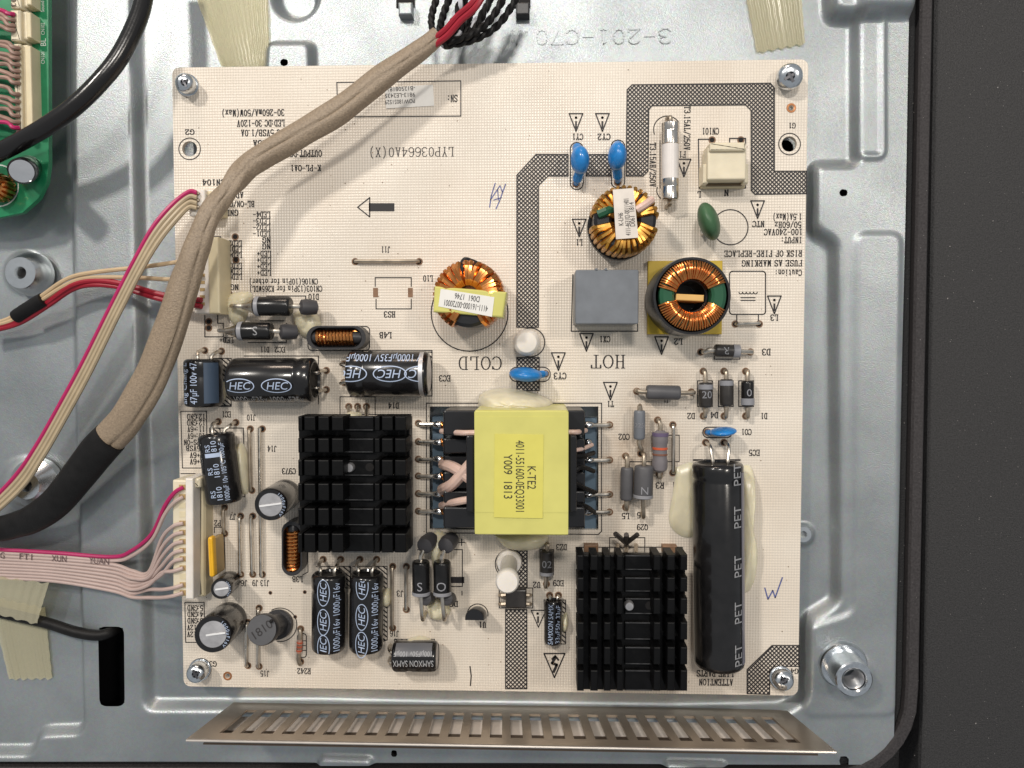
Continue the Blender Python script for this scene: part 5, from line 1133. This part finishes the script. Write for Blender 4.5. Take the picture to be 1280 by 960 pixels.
blob('hot_glue_blob', 'glue under the bottom of the yellow transformer', [(617, 668), (650, 664), (684, 668), (680, 682), (660, 687), (632, 684)], .004, .20)
blob('hot_glue_blob', 'small glue dab right of the capacitor pair', [(479, 737), (487, 735), (490, 748), (486, 757), (479, 754)], .004, .15)
blob('hot_glue_blob', 'glue dab along top of the short grey-striped capacitor', [(508, 800), (520, 795), (534, 796), (540, 803), (520, 806)], .004, .2)
blob('hot_glue_blob', 'glue dab right of the slim capacitor', [(702, 770), (708, 765), (711, 777), (707, 788), (702, 786)], .004, .14)
blob('hot_glue_blob', 'pale glue dab at the top edge of the left heatsink', [(430, 518), (440, 514), (452, 517), (450, 522), (434, 522)], .15, .2)

# screws
def screw(label, top, base, zt, r, washer=True):
    A = W(*base, .0); B = W(*top, zt); d = B - A; L = d.length; d.normalize()
    t = thing('pan_head_screw', label, 'screw', (A.x, A.y, 0), 'screws fixing the board')
    if washer:
        b = MB(); b.lathe(A, d, [(.005, r * 1.18), (.035, r * 1.18), (.045, r * 1.1), (.046, r * .4)], 28, True, False); b.build('washer', zinc, t)
        b = MB(); b.lathe(A, d, [(.05, r * .95), (.08, r * 1.0), (.10, r * .95)], 28); b.build('spring_washer', zinc, t)
    b = MB(); b.lathe(A, d, [(L - .16, r * .98), (L - .06, r), (L - .025, r * .86), (L - .005, r * .6), (L, r * .35), (L - .05, r * .16)], 28, True, True); b.build('head', zinc, t)
    b = MB(); C = A + d * (L - .008)
    for k in range(2):
        a = Vector((math.cos(.5 + k * math.pi / 2), math.sin(.5 + k * math.pi / 2), 0)); b.obox(C, a * r * .52, d.cross(a) * r * .11, d * .012)
    b.build('cross_recess', mat('screw_recess', (.10, .10, .11), .4, .8) if 'screw_recess' not in MATS else MATS['screw_recess'], t)
screw('zinc cross-head screw at the board top left corner', (230, 103), (235, 107), .24, .115)
screw('zinc cross-head screw at the board top right corner', (988, 95), (985, 98), .22, .15, False)
screw('zinc cross-head screw at the board bottom left corner', (244, 843), (251, 836), .28, .12)
screw('zinc cross-head screw at the board bottom right corner', (980, 851), (976, 847), .24, .125)

# ------------------------------------------------------------------ left-hand connectors and wires
wc = thing('wire_connector', 'long cream thirteen-way wire connector at the board left edge', 'connector', W(235, 672), 'cream board connectors')
c, w, hgt = rect_px(217, 600, 233, 746, .42); b = MB(); b.box(c, w, hgt, .03, .42, math.radians(-.9), .02, .02); b.build('plug_housing', cream, wc)
c, w, hgt = rect_px(233, 598, 240, 749, .46); b = MB(); b.box(c, w, hgt, .0, .46, math.radians(-.9), .015); b.build('front_wall', white_ny, wc)
c, w, hgt = rect_px(239, 603, 254, 747, .26); b = MB(); b.box(c, w, hgt, .0, .26, math.radians(-.9), .05, .03); b.build('ramp_wall', cream_dark, wc)
c, w, hgt = rect_px(238, 598, 250, 610, .4); b = MB(); b.box(c, w, hgt, .0, .4, 0, .03, .02); b.build('end_lug', cream, wc)
slots = [609, 621, 632, 643, 654, 665.5, 677, 688, 698.5, 710, 720.5, 731, 741]
for i, y in enumerate(slots):
    c, w, hgt = rect_px(224 + i * .1, y - 3.2, 232 + i * .1, y + 3.2, .42); b = MB(); b.box(c, w, hgt, .415, .426)
    b.build('pin_slot', tan_edge if y not in (632, 643, 720.5) else cream_dark, wc)
rb = thing('ribbon_cable', 'pale pink ribbon cable with one magenta wire at the lower left', 'cable', W(100, 710, -.1))
live = [y for y in slots if y not in (632, 643, 720.5)]
for i, ys in enumerate(live):
    ya = 687 + i * 3.95; yb = 696 + i * 4.7
    if i < 2:
        pts = [(-60, ya - 3, -.05), (0, ya, -.05), (70, ya + 4, -.03), (140, yb, .0), (165, yb - 8 + i * 2, .08), (190, 667 + i * 8, .25), (206, 633 + i * 10, .40), (218, ys + 7, .46), (229, ys, .44)]
    else:
        k = i - 2; yd = 715 + k * 3.2
        pts = [(-60, ya - 3, -.05), (0, ya, -.05), (70, ya + 4, -.03), (140, yb, .0), (165, yb + 8, .06 + .03 * (k % 3)), (186, max(ys + 6, yd), .16 + .03 * (k % 3)), (202, ys + (20 if ys < 700 else 6), .34), (216, ys + 4, .45), (229, ys, .44)]
    b = MB(); b.tube(spline(PX(pts), 7), .0235 if i else .026, 8); b.build('wire', pink_w if i == 0 else rose_w, rb)
b = MB()
for s_, x, z_ in (("G", 3, -.02), ("FT1", 33, -.012), ("XUN", 74, .002), ("YUAN", 124, .028)): sans(b, s_, x, 694.0 + x * .058, 8, -3.5, z_, 6.8 * len(s_))
b.build('print', mat('brown_print', (.10, .06, .06), .5), rb, 0)

c4 = thing('small_wire_connector', 'small cream three-way connector half under the fabric sleeve', 'connector', W(250, 252), 'cream board connectors')
c, w, hgt = rect_px(236, 236, 256, 270, .34); b = MB(); b.box(c, w, hgt, .0, .34, 0, .02, .02); b.build('housing', white_ny, c4)
c, w, hgt = rect_px(254, 238, 272, 268, .3); b = MB(); b.box(c, w, hgt, .0, .28, 0, .03, .02); b.build('shroud', cream_dark, c4)
for y in (242, 250.5, 259): b = MB(); b.ellipsoid(W(245, y, .34), .05, .03, .02); b.build('contact', dull_tin, c4)
rb2 = thing('ribbon_cable', 'four-wire flat ribbon with magenta edge sweeping down the left', 'cable', W(150, 430))
for i, (ys, m) in enumerate(((241, pink_w), (247, beige_w), (254, beige_w), (260, beige_w))):
    o_ = i * 6.0; k = i
    pts = [(246, ys, .38), (236, ys - 1, .40), (215, 256 + k * 5.2, .46), (192, 283 + k * 5.6, .50), (170, 322 + k * 4.6, .50), (140, 380 + k * 4.6, .45), (105, 450 + k * 5, .35), (78, 500 + k * 5, .28), (45, 558 + k * 4.8, .2), (15, 600 + k * 4.8, .15), (-40, 655 + k * 4.8, .1)]
    pts = [(x + (k * 2.6 if 1 < j < 10 else 0), y, z) for j, (x, y, z) in enumerate(pts)]
    b = MB(); b.tube(spline(PX(pts), 7), .029, 8); b.build('wire', m, rb2)
c6 = thing('wire_connector', 'long cream ten-way connector partly hidden by fabric sleeve', 'connector', W(260, 345), 'cream board connectors')
c, w, hgt = rect_px(243, 296, 262, 392, .32); b = MB(); b.box(c, w, hgt, .0, .32, 0, .02, .02); b.build('plug_housing', white_ny, c6)
c, w, hgt = rect_px(261, 296, 273, 392, .36); b = MB(); b.box(c, w, hgt, .0, .36, 0, .02); b.build('front_wall', cream_dark, c6)
for k in range(9):
    c, w, hgt = rect_px(250, 308 + k * 9 - 2, 256, 308 + k * 9 + 2, .32); b = MB(); b.box(c, w, hgt, .315, .326); b.build('pin_slot', tan_edge, c6)
lw = thing('backlight_lead', 'two buff and two red wires bound by a black heat-shrink collar', 'cable', W(80, 370))
for pts, m, r in (([(-30, 405, 0), (0, 402, .0), (22, 392, .05), (52, 370, .15), (85, 348, .22), (120, 340, .25), (175, 334, .3), (218, 328, .32), (252, 322, .36)], buff_w, .027), ([(-30, 408, 0), (0, 405, .0), (24, 396, .05), (54, 374, .15), (85, 355, .2), (112, 347, .22), (170, 347, .26), (216, 349, .3), (252, 344, .36)], buff_w, .027), ([(-30, 412, 0), (0, 408, -.02), (26, 399, .03), (58, 379, .12), (88, 358, .2), (115, 351, .22), (150, 354, .25), (190, 365, .28), (220, 372, .3), (252, 375, .36)], red_w, .033), ([(-30, 415, 0), (0, 411, -.02), (28, 402, .02), (60, 382, .1), (90, 362, .16), (115, 356, .2), (150, 359, .22), (190, 371, .26), (220, 378, .3), (252, 383, .36)], red_w, .033)):
    b = MB(); b.tube(spline(PX(pts), 6), r, 8); b.build('wire', m, lw)
b = MB(); b.tube(spline(PX([(20, 396, .05), (37, 385, .09), (55, 374, .14)]), 5), [.085, .09, .088, .09, .09, .088, .09, .09, .09, .088, .085], 14); b.build('heat_shrink_collar', rubber, lw)

# big fabric-sleeved cable
sl = thing('sleeved_cable', 'tan fabric-sleeved cable with black rubber end crossing the board', 'cable', W(300, 300))
path = [(548, 44, .42), (520, 66, .45), (480, 95, .48), (425, 138, .50), (375, 168, .52), (330, 194, .56), (306, 212, .60), (285, 238, .66), (262, 269, .70), (246, 308, .72), (233, 347, .70), (213, 410, .66), (190, 470, .58), (160, 520, .50), (131, 553, .42)]
rad = [11.5, 13, 15.5, 17, 16.5, 16, 15, 12.5, 14, 16, 18, 20, 21, 21.5, 21]
sp = spline(PX(path), 9); n = len(sp); rr = [x * .0094 for x in lerpl(rad, n)]
b = MB(); m_ = 48; rs = []; pu = None
for i in range(n):
    tt = (sp[min(i + 1, n - 1)] - sp[max(0, i - 1)]).normalized(); u = Vector((0, 0, 1)) - tt * tt.z; u.normalize(); w_ = tt.cross(u)
    ring = []
    for k in range(m_):
        a = 2 * math.pi * k / m_; f = 1 + .03 * math.sin(3 * a + i * .16) + .015 * math.sin(5 * a - i * .33) + .018 * math.sin(a * 2 + i * .61)
        sx_ = 1.0; uz = .72
        da = (a - (-.55 + .35 * math.sin(i * .045)) + math.pi) % (2 * math.pi) - math.pi      # overlapping seam of the wrapped fabric
        f += .05 * max(0, 1 - abs(da + .35) / .42) - .13 * math.exp(-((da - .10) / .07) ** 2)
        kn = math.exp(-((i - 62) / 9) ** 2); f += kn * .10 * math.sin(4 * a + i * .5)                                  # crumpled at the tight bend
        ring.append(sp[i] + (u * math.cos(a) * uz + w_ * math.sin(a) * sx_) * rr[i] * f)
    rs.append(ring)
b.rings(rs); b.build('fabric_sleeve', cloth_tan, sl, 60)
path = [(138, 547, .44), (122, 564, .40), (100, 592, .33), (70, 628, .25), (42, 648, .18), (20, 656, .12), (0, 661, .1), (-50, 668, .1)]
rad = [22, 23, 22, 20.5, 19, 17.5, 17, 16.5]
sp2 = spline(PX(path), 8); b = MB(); b.tube(sp2, [x * .0096 for x in lerpl(rad, len(sp2))], 22, True, .75); b.build('rubber_boot', rubber, sl)
# loose wires at the sleeve mouth
for i, (dx, dy, m) in enumerate(((0, 0, red_w), (4, 6, red_w))):
    b = MB(); b.tube(spline(PX([(540 + dx, 50 + dy, .45), (556 + dx, 38 + dy, .50), (572 + dx, 20 + dy, .55), (590 + dx, 4 + dy, .6), (605 + dx, -20 + dy, .6)]), 6), .038, 8); b.build('wire', m, sl)
for i in range(9):
    # nine twisted pairs fanning out of the sleeve towards the top edge
    x_end = (556, 566, 577, 590, 600, 612, 622, 634, 646)[i]; bow = (-16, -10, -4, 4, 8, 12, 16, 18, 20)[i]; z0_ = .34 + .02 * (i % 4); z1_ = .10 + .07 * ((i * 5) % 6)
    for s_ in (0, math.pi):
        b = MB(); pts = []
        for k in range(46):
            u = k / 45; cx_ = 549 + (i % 3) * 3 + (x_end - 549) * u ** 1.2 + bow * math.sin(math.pi * u) * .8; cy_ = 50 + (i % 3) * 4 - u * 74 + (10 + i) * math.sin(math.pi * u)
            ph = u * 30 + i + s_
            pts.append((cx_ + 2.1 * math.cos(ph) * .8, cy_ + 2.1 * math.cos(ph) * .6, z0_ + (z1_ - z0_) * u + .022 * math.sin(ph)))
        b.tube(PX(pts), .030, 7); b.build('twisted_wire', white_w if (i in (2, 6) and s_ == 0) else rubber, sl)

# glossy black cable top left
b = MB(); sp3 = spline(PX([(186, -60, .3), (181, -10, .38), (172, 25, .45), (150, 70, .55), (122, 105, .62), (88, 137, .65), (45, 166, .62), (0, 190, .55), (-60, 218, .5)]), 8)
b.tube(sp3, .105, 20); o = b.build('black_power_cable', cable_black, None, 60, (-5, 3, 0)); tag(o, 'thick glossy black cable curving over the top left corner', 'cable')
# black lead into the slot
b = MB(); sp3 = spline(PX([(-50, 752, -.2), (0, 765, -.18), (30, 772, -.16), (60, 779, -.12), (95, 790, -.08), (122, 794, -.10), (138, 790, -.16), (150, 780, -.40), (160, 760, -.7)]), 8)
b.tube(sp3, .070, 16); o = b.build('black_lead', rubber, None, 60, (-5, -3, 0)); tag(o, 'thin black lead running under tape into the dark slot', 'cable')

# tapes
def tape(label, quad, z, ridges, bulge=None, nu=60, nv=12, m=None):
    q4 = [W(x, y, z) for x, y in quad]; vs, fs = [], []
    for j in range(nv + 1):
        for i in range(nu + 1):
            u, v = i / nu, j / nv; p = (q4[0] * (1 - u) + q4[1] * u) * (1 - v) + (q4[3] * (1 - u) + q4[2] * u) * v
            zz = .006 * math.sin(u * ridges * 2 * math.pi + 1.2 * math.sin(v * 3)) * (1 + .4 * math.sin(u * 9)) + .012
            if bulge: zz += bulge(p)
            vs.append((p.x + .004 * math.sin(v * 40), p.y + .012 * math.sin(u * 33), p.z + zz))
    for j in range(nv):
        for i in range(nu): a = j * (nu + 1) + i; fs.append((a, a + 1, a + nu + 2, a + nu + 1))
    nn = len(vs); vs += [(x, y, zz - .006) for x, y, zz in vs]; fs += [tuple(i + nn for i in f[::-1]) for f in fs]
    b = MB(); b.add(vs, fs); c_ = sum(q4, Vector()) / 4; o = b.build('adhesive_tape', m or tape_m, None, 60, c_); tag(o, label, 'tape', 'yellowed clear tapes'); return o
tape('wide ribbed yellowed tape strip at the top left', [(232, -40), (334, -40), (337, 84), (277, 84)], ZR + .02, 15)
tape('ribbed yellowed tape strip at the top right', [(925, -40), (998, -40), (1006, 55), (946, 66)], ZR + .02, 10)
tape('yellowed tape tab hanging below the black lead', [(-12, 745), (57, 760), (66, 848), (12, 849)], ZR + .02, 7)
tape('shiny clear tape over the black lead, lower left corner', [(-40, 716), (62, 729), (47, 780), (-40, 758)], -.03, 9)

# ------------------------------------------------------------------ green signal board, top left
gb = thing('green_circuit_board', 'green circuit board corner with cream connectors at top left', 'circuit board', W(20, 120))
zg = .20
ol = [(W(x, y, zg).x, W(x, y, zg).y) for x, y in [(-90, -80), (60, -80), (61, 205), (58, 228), (48, 248), (28, 266), (0, 272), (-90, 274)]]
b = MB(); b.prism(ol, zg - .07, zg, .008); b.build('board_sheet', pcb_green, gb)
wp_ = mat('white_silk', (.62, .68, .62), .5)
b = MB(); sans(b, "BL", 54, 53, 7, 90, zg + .004, 10); sans(b, "CN102", 53.5, 36, 4.5, 90, zg + .004, 15); sans(b, "CN101", 53.5, 72, 4.5, 90, zg + .004, 16); sans(b, "Sound", 53, 8, 4.5, 90, zg + .004, 14)
c_ = W(-2, 232, zg + .004); b.lathe(c_, (0, 0, 1), [(0, .26), (.001, .245)], 30, False, False); b.build('printed_legend', wp_, gb, 0)
def plug(label, x0, y0, x1, y1, ys, zc=.40):
    t = thing('wire_connector', label, 'connector', W((x0 + x1) / 2, (y0 + y1) / 2, zg), 'cream board connectors')
    c, w, hgt = rect_px(x0, y0, x1 - 13, y1, zc); b = MB(); b.box(c, w, hgt, zg, zc, 0, .02, .01); b.build('plug_housing', cream, t)
    c, w, hgt = rect_px(x1 - 13, y0 + 1, x1 - 4, y1 - 2, zc - .05); b = MB(); b.box(c, w, hgt, zg, zc - .06, 0, .02); b.build('socket_body', cream, t)
    c, w, hgt = rect_px(x1 - 5, y0 + 3, x1, y1 - 4, zc - .02); b = MB(); b.box(c, w, hgt, zg, zc - .02, 0, .015); b.build('latch_wall', cream_dark, t)
    for y in ys:
        b = MB(); b.ellipsoid(W(x0 + 4, y, zc), .035, .025, .02); b.build('contact', dull_tin, t)
    return t
plug('shortest cream connector, cut off by the photo top edge', 13, -30, 38, 10, [0, 6])
plug('small cream connector above the BL print on green board', 13, 12, 38, 51, [18, 25, 32, 38])
plug('long cream connector on the green board edge', 19, 54, 38, 166, [60, 67, 73, 81, 89, 96, 104, 118, 127, 136, 145, 153, 160])
wr = thing('wire_bundle', 'loose pale and magenta wires plugged into green board connectors', 'cable', W(5, 90, .5))
for i, y in enumerate([18, 25, 32, 38, 60, 67, 73, 81, 89, 96, 104, 118, 127, 136, 145, 153, 160]):
    x = 18 if y < 50 else 24; m = pink_w if y in (18, 160) else brown_w
    b = MB(); b.tube(spline(PX([(x, y, .41), (x - 8, y - 1, .46), (x - 16, y - 5 - (i % 3) * 2, .44), (-20, y - 8 - (i % 2) * 4, .42), (-60, y - 10, .4)]), 5), .026, 7); b.build('wire', m, wr)
radial_cap_t = thing('standing_capacitor', 'silver-topped capacitor on the green board beside the black cable', 'capacitor', W(32, 215, zg), 'electrolytic capacitors standing upright')
A = W(36, 210, zg); B = W(27, 214, .75); d = B - A; L = d.length; d.normalize(); r = .15
b = MB(); b.lathe(A, d, [(0, r), (.08, r), (.10, r * .94), (.13, r), (L - .03, r), (L, r * .9), (L - .005, r * .85)], 30, True, False); b.build('sleeve', black_sleeve, radial_cap_t)
b = MB(); b.lathe(A, d, [(L - .006, r * .87), (L - .003, 0)], 28, False, False); b.build('can_top', alu, radial_cap_t)
t, c, R, pt = toroid('tiny copper toroid on the green board, cut by the left edge', (-3, 234), .34, 15, .45, .10, 16, .028, black_pl, copper)
# steel tabs bent up at the top edge
for (x, lab) in ((506, 'bent steel tab at the top edge, left of the wire bundle'), (652, 'bent steel tab at the top edge, right of the wire bundle')):
    t = thing('steel_tab', lab, 'tab', W(x, 8, ZR), 'bent steel tabs')
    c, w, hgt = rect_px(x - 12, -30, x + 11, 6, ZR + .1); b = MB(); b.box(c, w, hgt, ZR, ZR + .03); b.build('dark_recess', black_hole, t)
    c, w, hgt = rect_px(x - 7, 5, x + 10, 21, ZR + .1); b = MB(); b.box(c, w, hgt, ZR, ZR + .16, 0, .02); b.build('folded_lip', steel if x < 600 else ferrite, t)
